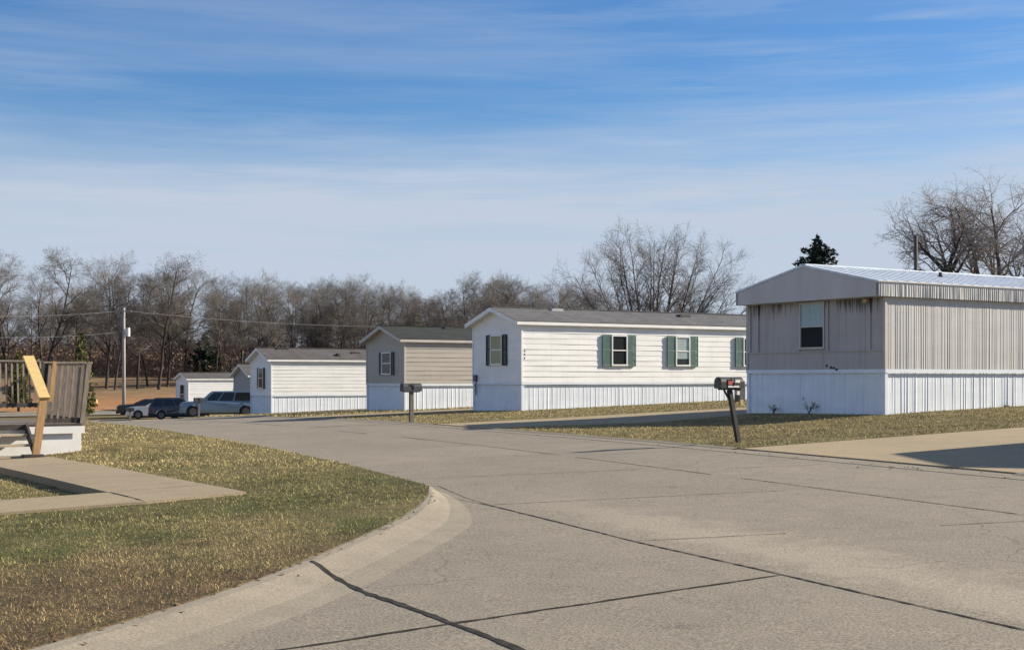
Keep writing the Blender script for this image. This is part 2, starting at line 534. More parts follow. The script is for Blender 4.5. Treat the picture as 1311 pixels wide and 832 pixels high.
class MB:
    """collects faces for ONE mesh object"""
    def __init__(s):
        s.v = []
        s.f = []

    def quad(s, *p):
        i = len(s.v)
        s.v += [tuple(q) for q in p]
        s.f.append(tuple(range(i, i+len(p))))
        return s

    def box(s, x0, x1, y0, y1, z0, z1):
        i = len(s.v)
        s.v += [(x, y, z) for z in (z0, z1) for y in (y0, y1) for x in (x0, x1)]
        for f in ((0, 2, 3, 1), (4, 5, 7, 6), (0, 1, 5, 4), (2, 6, 7, 3), (0, 4, 6, 2), (1, 3, 7, 5)):
            s.f.append(tuple(i+k for k in f))
        return s

    def bar(s, a, b, w, h, up=(0, 0, 1)):
        """square bar from a to b; w across, h in the 'up' sense"""
        a, b, up = Vector(a), Vector(b), Vector(up)
        d = (b-a).normalized()
        r = d.cross(up)
        if r.length < 1e-4:
            r = d.cross(Vector((1, 0, 0)))
        r.normalize()
        u = r.cross(d).normalized()
        i = len(s.v)
        for p in (a, b):
            for sx, sy in ((-1, -1), (1, -1), (1, 1), (-1, 1)):
                s.v.append(tuple(p + r*(sx*w/2) + u*(sy*h/2)))
        for f in ((3, 2, 1, 0), (4, 5, 6, 7), (0, 1, 5, 4), (1, 2, 6, 5), (2, 3, 7, 6), (3, 0, 4, 7)):
            s.f.append(tuple(i+k for k in f))
        return s

    def tube(s, pts, rads, k=6, cap=True):
        n0 = len(s.v)
        pts = [Vector(p) for p in pts]
        ref = None
        for j, p in enumerate(pts):
            d = (pts[min(j+1, len(pts)-1)] - pts[max(j-1, 0)])
            d.normalize()
            if ref is None:
                ref = Vector((1, 0, 0)) if abs(d.x) < .8 else Vector((0, 1, 0))
            a = (ref - d*ref.dot(d)).normalized()
            ref = a
            b = d.cross(a)
            r = rads[j]
            for q in range(k):
                t = 2*math.pi*q/k
                s.v.append(tuple(p + a*(r*math.cos(t)) + b*(r*math.sin(t))))
        for j in range(len(pts)-1):
            for q in range(k):
                q2 = (q+1) % k
                s.f.append((n0+j*k+q, n0+j*k+q2, n0+(j+1)*k+q2, n0+(j+1)*k+q))
        if cap:
            s.f.append(tuple(n0+q for q in reversed(range(k))))
            s.f.append(tuple(n0+(len(pts)-1)*k+q for q in range(k)))
        return s

    def prism(s, poly, axis, a, b):
        """polygon extruded along an axis ('x': poly is (y,z); 'y': (x,z); 'z': (x,y))"""
        def P(p, c):
            return {'x': (c, p[0], p[1]), 'y': (p[0], c, p[1]), 'z': (p[0], p[1], c)}[axis]
        i = len(s.v)
        n = len(poly)
        s.v += [P(p, a) for p in poly] + [P(p, b) for p in poly]
        s.f.append(tuple(i+k for k in reversed(range(n))))
        s.f.append(tuple(i+n+k for k in range(n)))
        for k in range(n):
            k2 = (k+1) % n
            s.f.append((i+k, i+k2, i+n+k2, i+n+k))
        return s

    def mesh(s, name, mat, smooth=False, fix=True):
        me = bpy.data.meshes.new(name)
        me.from_pydata(s.v, [], s.f)
        if fix:
            bm = bmesh.new()
            bm.from_mesh(me)
            bmesh.ops.recalc_face_normals(bm, faces=bm.faces)
            bm.to_mesh(me)
            bm.free()
        me.materials.append(mat)
        if smooth:
            me.polygons.foreach_set('use_smooth', [True]*len(me.polygons))
        me.update()
        return me

    def build(s, name, mat, parent=None, smooth=False, fix=True):
        o = bpy.data.objects.new(name, s.mesh(name, mat, smooth, fix))
        C.objects.link(o)
        if parent is not None:
            o.parent = parent
        return o


# ------------------------------------------------------------------ ground sheets
def in_poly(px, py, poly):
    ins = np.zeros(len(px), bool)
    j = len(poly)-1
    for i in range(len(poly)):
        xi, yi = poly[i]
        xj, yj = poly[j]
        with np.errstate(divide='ignore', invalid='ignore'):
            c = ((yi > py) != (yj > py)) & (px < (xj-xi)*(py-yi)/(yj-yi)+xi)
        ins ^= c
        j = i
    return ins


def sheet(name, poly, zoff, mat, grid=1.5, drop=.12, kind='structure'):
    """a surface sheet that follows the terrain zoff above it, with its rim turned down"""
    pts = []
    n = len(poly)
    for i in range(n):
        a, b = poly[i], poly[(i+1) % n]
        k = max(1, int(math.dist(a, b)/grid))
        for q in range(k):
            pts.append((a[0]+(b[0]-a[0])*q/k, a[1]+(b[1]-a[1])*q/k))
    nb = len(pts)
    P = np.array(pts)
    xs = np.arange(P[:, 0].min(), P[:, 0].max(), grid)
    ys = np.arange(P[:, 1].min(), P[:, 1].max(), grid)
    gx, gy = np.meshgrid(xs, ys)
    gx, gy = gx.ravel(), gy.ravel()
    ok = in_poly(gx, gy, pts)
    inner = [(float(a), float(b)) for a, b in zip(gx[ok], gy[ok])]
    vs = [Vector(p) for p in pts+inner]
    ed = [(i, (i+1) % nb) for i in range(nb)]
    r = delaunay_2d_cdt(vs, ed, [list(range(nb))], 1, 1e-5)
    V, F = r[0], r[2]
    X = np.array([(v.x, v.y) for v in V])
    Z = gza(X[:, 0], X[:, 1]) + (zoff(X[:, 0], X[:, 1]) if callable(zoff) else zoff)
    mb = MB()
    mb.v = [(float(a[0]), float(a[1]), float(z)) for a, z in zip(X, Z)]
    mb.f = [tuple(f) for f in F]
    cnt = {}
    for f in F:
        for i in range(len(f)):
            a, b = f[i], f[(i+1) % len(f)]
            k = (min(a, b), max(a, b))
            cnt[k] = cnt.get(k, 0)+1
    for (a, b), c in cnt.items():
        if c == 1 and drop:
            i = len(mb.v)
            va, vb = mb.v[a], mb.v[b]
            mb.v += [(va[0], va[1], va[2]-drop), (vb[0], vb[1], vb[2]-drop)]
            mb.f.append((a, b, i+1, i))
    o = mb.build(name, mat)
    # make every top face look up
    me = o.data
    bm = bmesh.new()
    bm.from_mesh(me)
    for f in bm.faces:
        f.normal_update()
        if f.normal.z < -.3:
            f.normal_flip()
    bm.to_mesh(me)
    bm.free()
    return tag(o, kind=kind)


def ribbon(name, pts, w, zoff, mat, wob=.25, seed=0, gaps=0., step=.09, lift=None):
    """thin strip of sealant along a polyline of ground points, uneven in width"""
    rg = random.Random(seed)
    P = []
    for i in range(len(pts)-1):
        a, b = pts[i], pts[i+1]
        k = max(1, int(math.dist(a, b)/step))
        for q in range(k):
            P.append((a[0]+(b[0]-a[0])*q/k, a[1]+(b[1]-a[1])*q/k))
    P.append(pts[-1])
    mb = MB()
    prev = None
    off = 0
    hole = False
    for i, p in enumerate(P):
        q = P[min(i+1, len(P)-1)]
        r = P[max(i-1, 0)]
        d = Vector((q[0]-r[0], q[1]-r[1]))
        d.normalize()
        nx, ny = -d.y, d.x
        off = off*.93 + rg.uniform(-1, 1)*w*wob*.45
        hw = w/2*(1+rg.uniform(-wob, wob)*1.4)*min(1, .3+.35*min(i, len(P)-1-i))
        off = 0 if i == 0 else off
        pa = (p[0]+nx*(off+hw), p[1]+ny*(off+hw))
        pb = (p[0]+nx*(off-hw), p[1]+ny*(off-hw))
        e = lift(*p) if lift else 0.
        cur = [(*pa, gz(*pa)+zoff+e), (*pb, gz(*pb)+zoff+e)]
        if i % 9 == 0:
            hole = rg.random() < gaps
        if prev and not hole:
            mb.quad(prev[0], prev[1], cur[1], cur[0])
        prev = cur
    if not mb.f:
        return None
    o = mb.build(name, mat)
    return tag(o, kind='structure')


# the wide terrain
def build_ground():
    u = np.linspace(-1, 1, 171)
    xs = 60*np.sinh(u*4.2)/np.sinh(1)*.9
    v = np.linspace(0, 1, 200)
    ys = -60 + 55*np.sinh(v*4.6)/np.sinh(1)*.75
    gx, gy = np.meshgrid(xs, ys)
    z = gza(gx.ravel(), gy.ravel()) - .06
    nx, ny = len(xs), len(ys)
    mb = MB()
    mb.v = list(zip(gx.ravel().tolist(), gy.ravel().tolist(), z.tolist()))
    for j in range(ny-1):
        for i in range(nx-1):
            a = j*nx+i
            mb.f.append((a, a+1, a+nx+1, a+nx))
    o = mb.build('ground', M['ground'], smooth=True, fix=False)
    tag(o, kind='structure')


build_ground()

EL = [(14.6, 7.87), (18.3, 8.65), (25.5, 9.95), (38.9, 12.0), (57, 14.9), (75, 17.8), (92, 20.6), (106, 23.2)]
ER = [(-14, 10.3), (4, 13.05), (10.6, 14.12), (16.6, 15.1), (26, 16.75), (31, 17.75), (40, 19.3), (55, 21.7), (75, 24.9), (95, 28.1), (106, 30.)]


def er(s):
    return float(np.interp(s, [p[0] for p in ER], [p[1] for p in ER]))


def el(s):
    return float(np.interp(s, [p[0] for p in EL], [p[1] for p in EL]))


# edge of the left lawn along the side street (ground points, x y), from the corner tip towards the camera's left
CORNER = [(-1.03, 16.3), (-.96, 15.6), (-.96, 14.6), (-1.05, 13.3), (-1.19, 12.4), (-1.46, 11.04), (-1.58, 10.42), (-1.86, 9.2), (-2.02, 8.75), (-2.23, 8.2), (-2.48, 7.58), (-2.66, 7.12)]
CORNER += [(-2.9, 6.6), (-3.5, 5.6), (-4.7, 4.3), (-7, 2.7), (-12, -.4), (-26, -9)]

street_poly = [xy(s, t) for s, t in ER] + [xy(s, t) for s, t in reversed(EL)] + CORNER + [(-20, -16), (4, -14)]
sheet('street', street_poly, 0, M['street'], 1.2, .03)

# rolled kerb of the left corner: a swept profile between the pavement and the lawn
def kerb(name, line, side, prof, mat, taper=0.):
    mb = MB()
    rows = []
    run = 0.
    for i, p in enumerate(line):
        q = line[min(i+1, len(line)-1)]
        r = line[max(i-1, 0)]
        d = Vector((q[0]-r[0], q[1]-r[1])).normalized()
        n = Vector((-d.y, d.x))*side
        run = run + (math.dist(p, r) if i else 0.)
        k = min(1., .3+.7*run/taper) if taper else 1.
        rows.append([(p[0]+n.x*o*k, p[1]+n.y*o*k, gz(p[0]+n.x*o*k, p[1]+n.y*o*k)+h) for o, h in prof])
    for a, b in zip(rows, rows[1:]):
        for k in range(len(prof)-1):
            mb.quad(a[k], a[k+1], b[k+1], b[k])
    return tag(mb.build(name, mat, smooth=False), kind='structure')


def refine(line, step):
    out = []
    for a, b in zip(line, line[1:]):
        k = max(1, int(math.dist(a, b)/step))
        out += [(a[0]+(b[0]-a[0])*q/k, a[1]+(b[1]-a[1])*q/k) for q in range(k)]
    return out+[line[-1]]


def smooth_line(line, it=3):
    for _ in range(it):
        line = [line[0]] + [tuple((line[i-1][k]+2*line[i][k]+line[i+1][k])/4 for k in (0, 1)) for i in range(1, len(line)-1)] + [line[-1]]
    return line


corner_line = smooth_line(refine(CORNER, .4))
kerb('kerb', corner_line, 1, [(-.02, .02), (-.02, .085), (.03, .092), (.12, .086), (.26, .055), (.44, .02), (.64, .005), (.76, -.004)], M['gutter'], 3.2)
left_edge = refine([xy(s, t) for s, t in EL], 1.)
kerb('kerb.001', left_edge, 1, [(-.03, .0), (-.03, .075), (.06, .08), (.12, .05), (.2, .012), (.42, .006)], M['street'])
for i, (a, b) in enumerate(((-12, 10.7), (10.7, 17.1), (17.1, 28.4), (28.4, 33.1), (33.1, 46.0), (46, 50.5), (50.5, 106))):
    h = .012 if i in (1, 3, 5) else .035
    ln = refine([xy(s, er(s)) for s in np.linspace(a, b, max(3, int((b-a)/2)))], 1.)
    kerb('gutter', ln, 1, [(-.05, -.02), (-.05, h), (.03, h*.9), (.12, .012), (.40, .006), (.41, -.01)], M['gutter'])

# joints, cracks and sealant lines in the concrete
J = 0
def kerb_lift(x, y):
    best = 9
    for a, b in zip(corner_line, corner_line[1:]):
        if abs(a[0]-x)+abs(a[1]-y) > 3:
            continue
        dx, dy = b[0]-a[0], b[1]-a[1]
        t = max(0, min(1, ((x-a[0])*dx+(y-a[1])*dy)/(dx*dx+dy*dy)))
        best = min(best, math.hypot(x-a[0]-t*dx, y-a[1]-t*dy))
    return float(np.interp(best, [0, .03, .12, .26, .44, .64, .76], [.09, .092, .086, .055, .02, .005, 0]))


def joint(pts, w, seed, gaps=0., wob=.25):
    far = max(p[0] for p in pts) > 26
    near = min(p[0] for p in pts) < 15
    ribbon('sealed_joint', [xy(*p) for p in pts], w, .004, M['tar'], wob, seed, gaps, .3 if far else .08, kerb_lift if near else None)


joint([(14.5, 7.92), (12.0, 7.5), (9.3, 7.02), (7.05, 6.7), (4.8, 6.38), (2, 6.0)], .022, 1, 0, .35)
joint([(9.52, 4.12), (9.2, 4.1), (8.8, 4.08), (8.2, 4.04), (7.6, 4.0), (7.04, 3.95), (6.1, 3.88), (4.6, 3.75)], .05, 2, 0, .3)
joint([(6.98, 1.5), (7.0, 2.8), (7.04, 4.6), (7.06, 6.68)], .034, 3, 0, .35)
joint([(8.1, 10.8), (14.8, 11.95), (24.98, 13.73)], .02, 4, .1)
joint([(24.98, 13.73), (40, 16.1), (60, 19.3)], .03, 5, .3)
joint([(8.1, 10.8), (3, 9.9), (-2, 9.1)], .02, 6, .1)
for i, s0 in enumerate((12.7, 16.5, 20.3, 24.2, 28.6, 33.2, 38.4, 44.5, 52)):
    lft = (s0, el(s0)+.1) if s0 > 14.6 else (s0, 7.6)
    mid = (s0-1.4, 11.4+.165*(s0-1.4-12))
    joint([lft, mid], .016, 20+i, .25)
    rt = (s0-2.4, er(s0-2.4)-.4)
    joint([(mid[0]-.5, mid[1]), (rt[0]-.5, rt[1])], .014, 40+i, .35)
joint([(9.2, 7.0), (7.7, 10.7)], .014, 61, .45)
joint([(6.3, 10.5), (4.6, 13)], .016, 62, .3)

# driveways, each on the far side of its home
def strip(s0, s1, t1):
    return [xy(s0, er(s0)+.04), xy(s1, er(s1)+.04), xy(s1, t1), xy(s0, t1)]


DRV = [(10.75, 17.0, 40), (28.5, 33.0, 44), (46.2, 50.4, 46), (58.0, 62.5, 46), (79.5, 88.5, 50), (97.5, 105.5, 50)]
for a, b, c in DRV:
    sheet('driveway', strip(a, b, c), .03, M['drive'], 1.6, .08)
YARDS = [(-14, 10.7), (17.05, 28.45), (33.05, 46.15), (50.45, 57.95), (62.55, 79.45), (88.55, 97.45)]
yard_polys = []
for a, b in YARDS:
    n = max(2, int((b-a)/4))
    p = [xy(s, er(s)+.05) for s in np.linspace(a, b, n+1)] + [xy(b, 44), xy(a, 44)]
    yard_polys.append(p)
    sheet('lawn', p, .03, M['lawn'], 1.6, .09)

def lawn_h(x, y):
    s, t = D[0]*x+D[1]*y, L[0]*x+L[1]*y
    k = np.clip((5.2-t)/.7, 0, 1)*np.clip((s-16.0)/.5, 0, 1)*np.clip((27-s)/1., 0, 1)
    return .095-.085*k


lawn_left = [xy(s, t-.03) for s, t in EL] + [xy(106, -40), (-60, -25)] + list(reversed([corner_line[i] for i in range(0, len(corner_line), 1)]))
sheet('lawn', lawn_left, lawn_h, M['lawn'], .6, .11)

WALK1 = [xy(15.05, 4.45), xy(25.6, 4.45), xy(25.6, 5.78), xy(15.2, 5.7)]
WALK2 = [xy(15.02, 4.45), xy(15.1, -8), xy(16.5, -8), xy(16.5, 4.45)]
walk_poly = [xy(15.15, 5.72), xy(14.95, 4.45), xy(15.1, -8), xy(16.5, -8), xy(16.5, 4.45), xy(25.4, 4.45), xy(25.4, 5.78)]
sheet('path', walk_poly, .125, M['walk'], .8, .14)
for i, s0 in enumerate((17.2, 19.0, 20.9, 22.8)):
    ribbon('path_joint', [xy(s0, 4.5), xy(s0, 5.74)], .012, .129, M['tar'], .2, 70+i)
ribbon('path_joint', [xy(16.5, 4.45), xy(15.0, 4.45)], .025, .129, M['tar'], .4, 80)
ribbon('path_joint', [xy(16.5, 4.45), xy(16.5, 5.74)], .012, .129, M['tar'], .4, 81)

# the cross street beyond, seen as a pale band
sheet('cross_street', [(-90, 103), (-24, 113), (-25, 118.5), (-91, 108.5)], .03, M['street'], 3, .05)


# ------------------------------------------------------------------ grass blades (uncountable)
def blades(name, poly, zoff, dens, excl=(), hmin=.03, hmax=.075, wid=.005, seed=1, box=None, lean=1.1):
    rg = np.random.default_rng(seed)
    P = np.array(poly)
    x0, y0 = P.min(0)
    x1, y1 = P.max(0)
    if box:
        x0, x1, y0, y1 = max(x0, box[0]), min(x1, box[1]), max(y0, box[2]), min(y1, box[3])
    n = int(dens*(x1-x0)*(y1-y0))
    x = rg.uniform(x0, x1, n)
    y = rg.uniform(y0, y1, n)
    # only where it could be seen from the pavement
    ok = in_poly(x, y, poly) & (np.abs(x)/np.maximum(y, .1) < .44) & (y > 6)
    # patchy: thin where a slow wave says so
    wv = np.sin(x*1.7+np.sin(y*1.1)*1.3)+np.sin(y*2.3+x*.9)
    ok &= rg.uniform(0, 1, n) < .66+.24*wv
    for e in excl:
        ok &= ~in_poly(x, y, e)
    x, y = x[ok], y[ok]
    n = len(x)
    z = gza(x, y)+(zoff(x, y) if callable(zoff) else zoff)
    a = rg.uniform(0, 2*np.pi, n)
    h = rg.uniform(hmin, hmax, n)
    ln = np.abs(rg.normal(0, lean*.6, n))+.25
    dx, dy = np.cos(a), np.sin(a)
    tipx, tipy = x+dx*h*np.sin(np.minimum(ln, 1.5)), y+dy*h*np.sin(np.minimum(ln, 1.5))
    tipz = z+h*np.cos(np.minimum(ln, 1.5))
    w = wid*rg.uniform(.7, 1.4, n)
    b = rg.uniform(0, 2*np.pi, n)
    wx, wy = np.cos(b)*w, np.sin(b)*w
    V = np.empty((n, 3, 3))
    V[:, 0] = np.stack([x-wx, y-wy, z-.005], 1)
    V[:, 1] = np.stack([x+wx, y+wy, z-.005], 1)
    V[:, 2] = np.stack([tipx, tipy, tipz], 1)
    return V.reshape(-1, 3), np.repeat(rg.uniform(0, 1, n), 3)


def tri_object(name, V, tint, mat, parent=None):
    n = len(V)//3
    me = bpy.data.meshes.new(name)
    me.vertices.add(len(V))
    me.vertices.foreach_set('co', V.astype(np.float32).ravel())
    me.loops.add(len(V))
    me.loops.foreach_set('vertex_index', np.arange(len(V), dtype=np.int32))
    me.polygons.add(n)
    me.polygons.foreach_set('loop_start', np.arange(0, len(V), 3, dtype=np.int32))
    me.polygons.foreach_set('loop_total', np.full(n, 3, dtype=np.int32))
    at_ = me.attributes.new('tint', 'FLOAT', 'POINT')
    at_.data.foreach_set('value', tint.astype(np.float32))
    me.update()
    me.validate()
    me.materials.append(mat)
    o = bpy.data.objects.new(name, me)
    C.objects.link(o)
    if parent is not None:
        o.parent = parent
    return o


def grass_field(sets, seed):
    vs, ts = [], []
    for k in sets:
        v, t = blades('g', **k)
        vs.append(v)
        ts.append(t)
    o = tri_object('grass', np.concatenate(vs), np.concatenate(ts), M['blade'])
    return o


o = grass_field([
    dict(poly=lawn_left, zoff=lawn_h, dens=2900, box=(-7, 1, 6, 13), excl=[walk_poly], seed=1, wid=.0028, hmin=.014, hmax=.04, lean=2.4),
    dict(poly=lawn_left, zoff=lawn_h, dens=1400, box=(-9, 1, 13, 20), excl=[walk_poly], seed=2, wid=.004, hmin=.016, hmax=.045, lean=2.2),
    dict(poly=lawn_left, zoff=lawn_h, dens=650, box=(-13, 1, 20, 32), excl=[walk_poly], seed=3, wid=.007, hmin=.02, hmax=.055, lean=1.9),
    dict(poly=lawn_left, zoff=lawn_h, dens=130, box=(-24, -3, 32, 60), excl=[walk_poly], seed=4, wid=.012, hmin=.025, hmax=.06, lean=1.8)], 1)
tag(o, 'dormant straw and green grass of the corner lawn by the side street', 'grass', kind='stuff')
o = grass_field([
    dict(poly=yard_polys[1], zoff=.03, dens=620, box=(-1, 17, 19, 45), seed=5, wid=.007, hmin=.02, hmax=.055, lean=1.9)], 2)
tag(o, 'dry tan grass in front of the beige home', 'grass', kind='stuff')
o = grass_field([
    dict(poly=yard_polys[2], zoff=.03, dens=150, box=(-8, 17, 30, 62), seed=6, wid=.012, hmin=.025, hmax=.06, lean=1.8),
    dict(poly=yard_polys[3], zoff=.03, dens=90, box=(-12, 4, 40, 75), seed=7, wid=.016, hmin=.03, hmax=.1),
    dict(poly=yard_polys[4], zoff=.03, dens=60, box=(-24, 0, 50, 95), seed=8, wid=.02, hmin=.03, hmax=.1)], 3)
tag(o, 'dry grass of the yards along the far part of the street', 'grass', kind='stuff')


# fallen leaves and grit gathered along the lawn edges
def litter():
    rg = np.random.default_rng(33)
    pts = []
    for ln, n, side in ((corner_line[:60], 260, 1), (left_edge[:40], 400, 1)):
        for _ in range(n):
            i = rg.integers(0, len(ln)-1)
            f = rg.random()
            a, b = ln[i], ln[i+1]
            d = Vector((b[0]-a[0], b[1]-a[1])).normalized()
            o = abs(rg.normal(0, .08))*side+.0
            pts.append((a[0]+(b[0]-a[0])*f-d.y*o, a[1]+(b[1]-a[1])*f+d.x*o, .0))
    for _ in range(700):
        s_ = rg.uniform(10, 45)
        t_ = er(s_)-abs(rg.normal(0, .25))
        pts.append((*xy(s_, t_), 0.))
    V = []
    for x, y, _ in pts:
        z = gz(x, y)+.006+kerb_lift(x, y)
        a = rg.uniform(0, 6.28)
        w_ = rg.uniform(.012, .03)
        for q in range(3):
            V.append((x+w_*math.cos(a+q*2.1), y+w_*math.sin(a+q*2.1), z+(rg.uniform(0, .018) if q == 2 else 0)))
    o = tri_object('leaf_litter', np.array(V), np.repeat(rg.uniform(0, 1, len(pts)), 3), M['litter'])
    tag(o, 'dry leaves gathered along the lawn edges and gutters', 'leaves', kind='stuff')


litter()


# ------------------------------------------------------------------ mobile homes
# local frame: x along the length (away from the street), y along the gable width, z up; origin = near front corner at the ground
def lap_wall(mb, plane, a0, a1, z0, z1, out, course=.2, top=None, seed=0, step=1.1):
    """horizontal lap siding. plane: 'near' (y=out side), 'far', 'front', 'back'. top(z)->(lo,hi) clips a gable."""
    rg = random.Random(seed)
    n = max(1, int(round((z1-z0)/course)))
    ch = (z1-z0)/n

    def P(a, o, z):
        return {'near': (a, out[0]-o, z), 'far': (a, out[0]+o, z), 'front': (out[0]-o, a, z), 'back': (out[0]+o, a, z)}[plane]
    for i in range(n):
        za, zb = z0+i*ch, z0+(i+1)*ch
        if top:
            la, ha = top(za)
            lb, hb = top(zb)
            k = 1
        else:
            la, ha, lb, hb = a0, a1, a0, a1
            k = max(1, int((a1-a0)/step))
        wv = [rg.uniform(-.0065, .0065) for _ in range(k+1)]
        for q in range(k):
            f0, f1 = q/k, (q+1)/k
            A0, A1 = la+(ha-la)*f0, la+(ha-la)*f1
            B0, B1 = lb+(hb-lb)*f0, lb+(hb-lb)*f1
            mb.quad(P(A0, .017+wv[q], za), P(A1, .017+wv[q+1], za), P(B1, .004, zb), P(B0, .004, zb))
            mb.quad(P(A0, .0, za), P(A1, .0, za), P(A1, .017+wv[q+1], za), P(A0, .017+wv[q], za))


def rib_wall(mb, plane, a0, a1, z0, z1, out, pat, depth=.018, seed=0, zfun=None, rand=.25):
    """vertical ribbed sheet; pat = list of (rib width, flat width)"""
    rg = random.Random(seed)

    def P(a, o, z):
        return {'near': (a, out-o, z), 'far': (a, out+o, z), 'front': (out-o, a, z), 'back': (out+o, a, z)}[plane]
    pts = [(a0, 0.)]
    a = a0
    i = 0
    while a < a1-.05:
        rw, fw = pat[i % len(pat)]
        i += 1
        rw *= 1+rg.uniform(-rand, rand)
        fw *= 1+rg.uniform(-rand, rand)
        d = depth*(1+rg.uniform(-.35, .35))
        for da, o in ((fw, 0), (rw*.3, d), (rw*.4, d), (rw*.3, 0)):
            a += da
            pts.append((min(a, a1), o + rg.uniform(-.002, .002)))
    pts.append((a1, 0.))
    jog = [rg.uniform(-.004, .004) for _ in pts]
    for (p, o, j), (q, o2, j2) in zip([(x[0], x[1], k) for x, k in zip(pts, jog)], [(x[0], x[1], k) for x, k in zip(pts[1:], jog[1:])]):
        if q-p < 1e-4:
            continue
        zp = zfun(p) if zfun else z0
        zq = zfun(q) if zfun else z0
        mb.quad(P(p, o+j, zp), P(q, o2+j2, zq), P(q, o2, z1), P(p, o, z1))


def window(parent, plane, a0, a1, z0, z1, out, name='window', frame=None, top='dark', low='dark', shut=None, shut_w=.3, split=.5, parts=None):
    """a single-hung window on a wall; shutters beside it"""
    frame = frame or M['trim']
    sgn = {'near': -1, 'far': 1, 'front': -1, 'back': 1}[plane]

    def B(mb, p0, p1, q0, q1, o0, o1):
        lo, hi = sorted((out+sgn*o0, out+sgn*o1))
        if plane in ('near', 'far'):
            mb.box(p0, p1, lo, hi, q0, q1)
        else:
            mb.box(lo, hi, p0, p1, q0, q1)
    t = .045
    zm = z0+(z1-z0)*split
    f = MB()
    B(f, a0, a1, z1-t, z1, .0, .065)
    B(f, a0-.015, a1+.015, z0-.01, z0+t, .0, .08)
    B(f, a0, a0+t, z0+t+.001, z1-t-.001, .0, .064)
    B(f, a1-t, a1, z0+t+.001, z1-t-.001, .0, .064)
    B(f, a0+t+.001, a1-t-.001, zm-.02, zm+.02, .0, .058)
    w = f.build(name, frame, parent)
    for nm, kind, q0, q1 in (('upper', top, zm+.021, z1-t-.001), ('lower', low, z0+t+.001, zm-.021)):
        b = MB()
        B(b, a0+t+.001, a1-t-.001, q0, q1, .003, .028)
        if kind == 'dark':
            b.build('dark_room_panel', M['room'], w)  # dark panel on the wall face, in place of an unlit interior
        elif kind == 'screen':
            b.build('insect_screen', M['screen'], w)
        elif kind == 'half':
            b.build('dark_room_panel', M['room'], w)
            b2 = MB()
            B(b2, a0+t+.002, a1-t-.002, q0+(q1-q0)*.45, q1, .029, .034)
            b2.build('blind', M['blind_white'], w)
        else:
            b.build('blind' if 'blind' in kind else 'curtain', M[kind], w)
        if kind != 'screen':
            g = MB()
            B(g, a0+t+.001, a1-t-.001, q0, q1, .040, .044)
            g.build('pane', M['pane'], w)
    if shut:
        for side in (0, 1):
            s = MB()
            b0, b1 = (a0-shut_w-.02, a0-.02) if side == 0 else (a1+.02, a1+.02+shut_w)
            rt = .035
            zs0, zs1 = z0-.03, z1+.01
            B(s, b0, b0+rt, zs0, zs1, .0, .055)
            B(s, b1-rt, b1, zs0, zs1, .0, .055)
            for zz in (zs0, zm-.03, zs1-.06):
                B(s, b0+rt+.001, b1-rt-.001, zz, zz+.06, .0, .053)
            nsl = 11
            for half in ((zs0+.061, zm-.031), (zm+.031, zs1-.061)):
                for k in range(nsl):
                    h = (half[1]-half[0])/nsl
                    B(s, b0+rt+.001, b1-rt-.001, half[0]+k*h, half[0]+(k+.72)*h, .0, .044)
            s.build('shutter', shut, w)
    return w


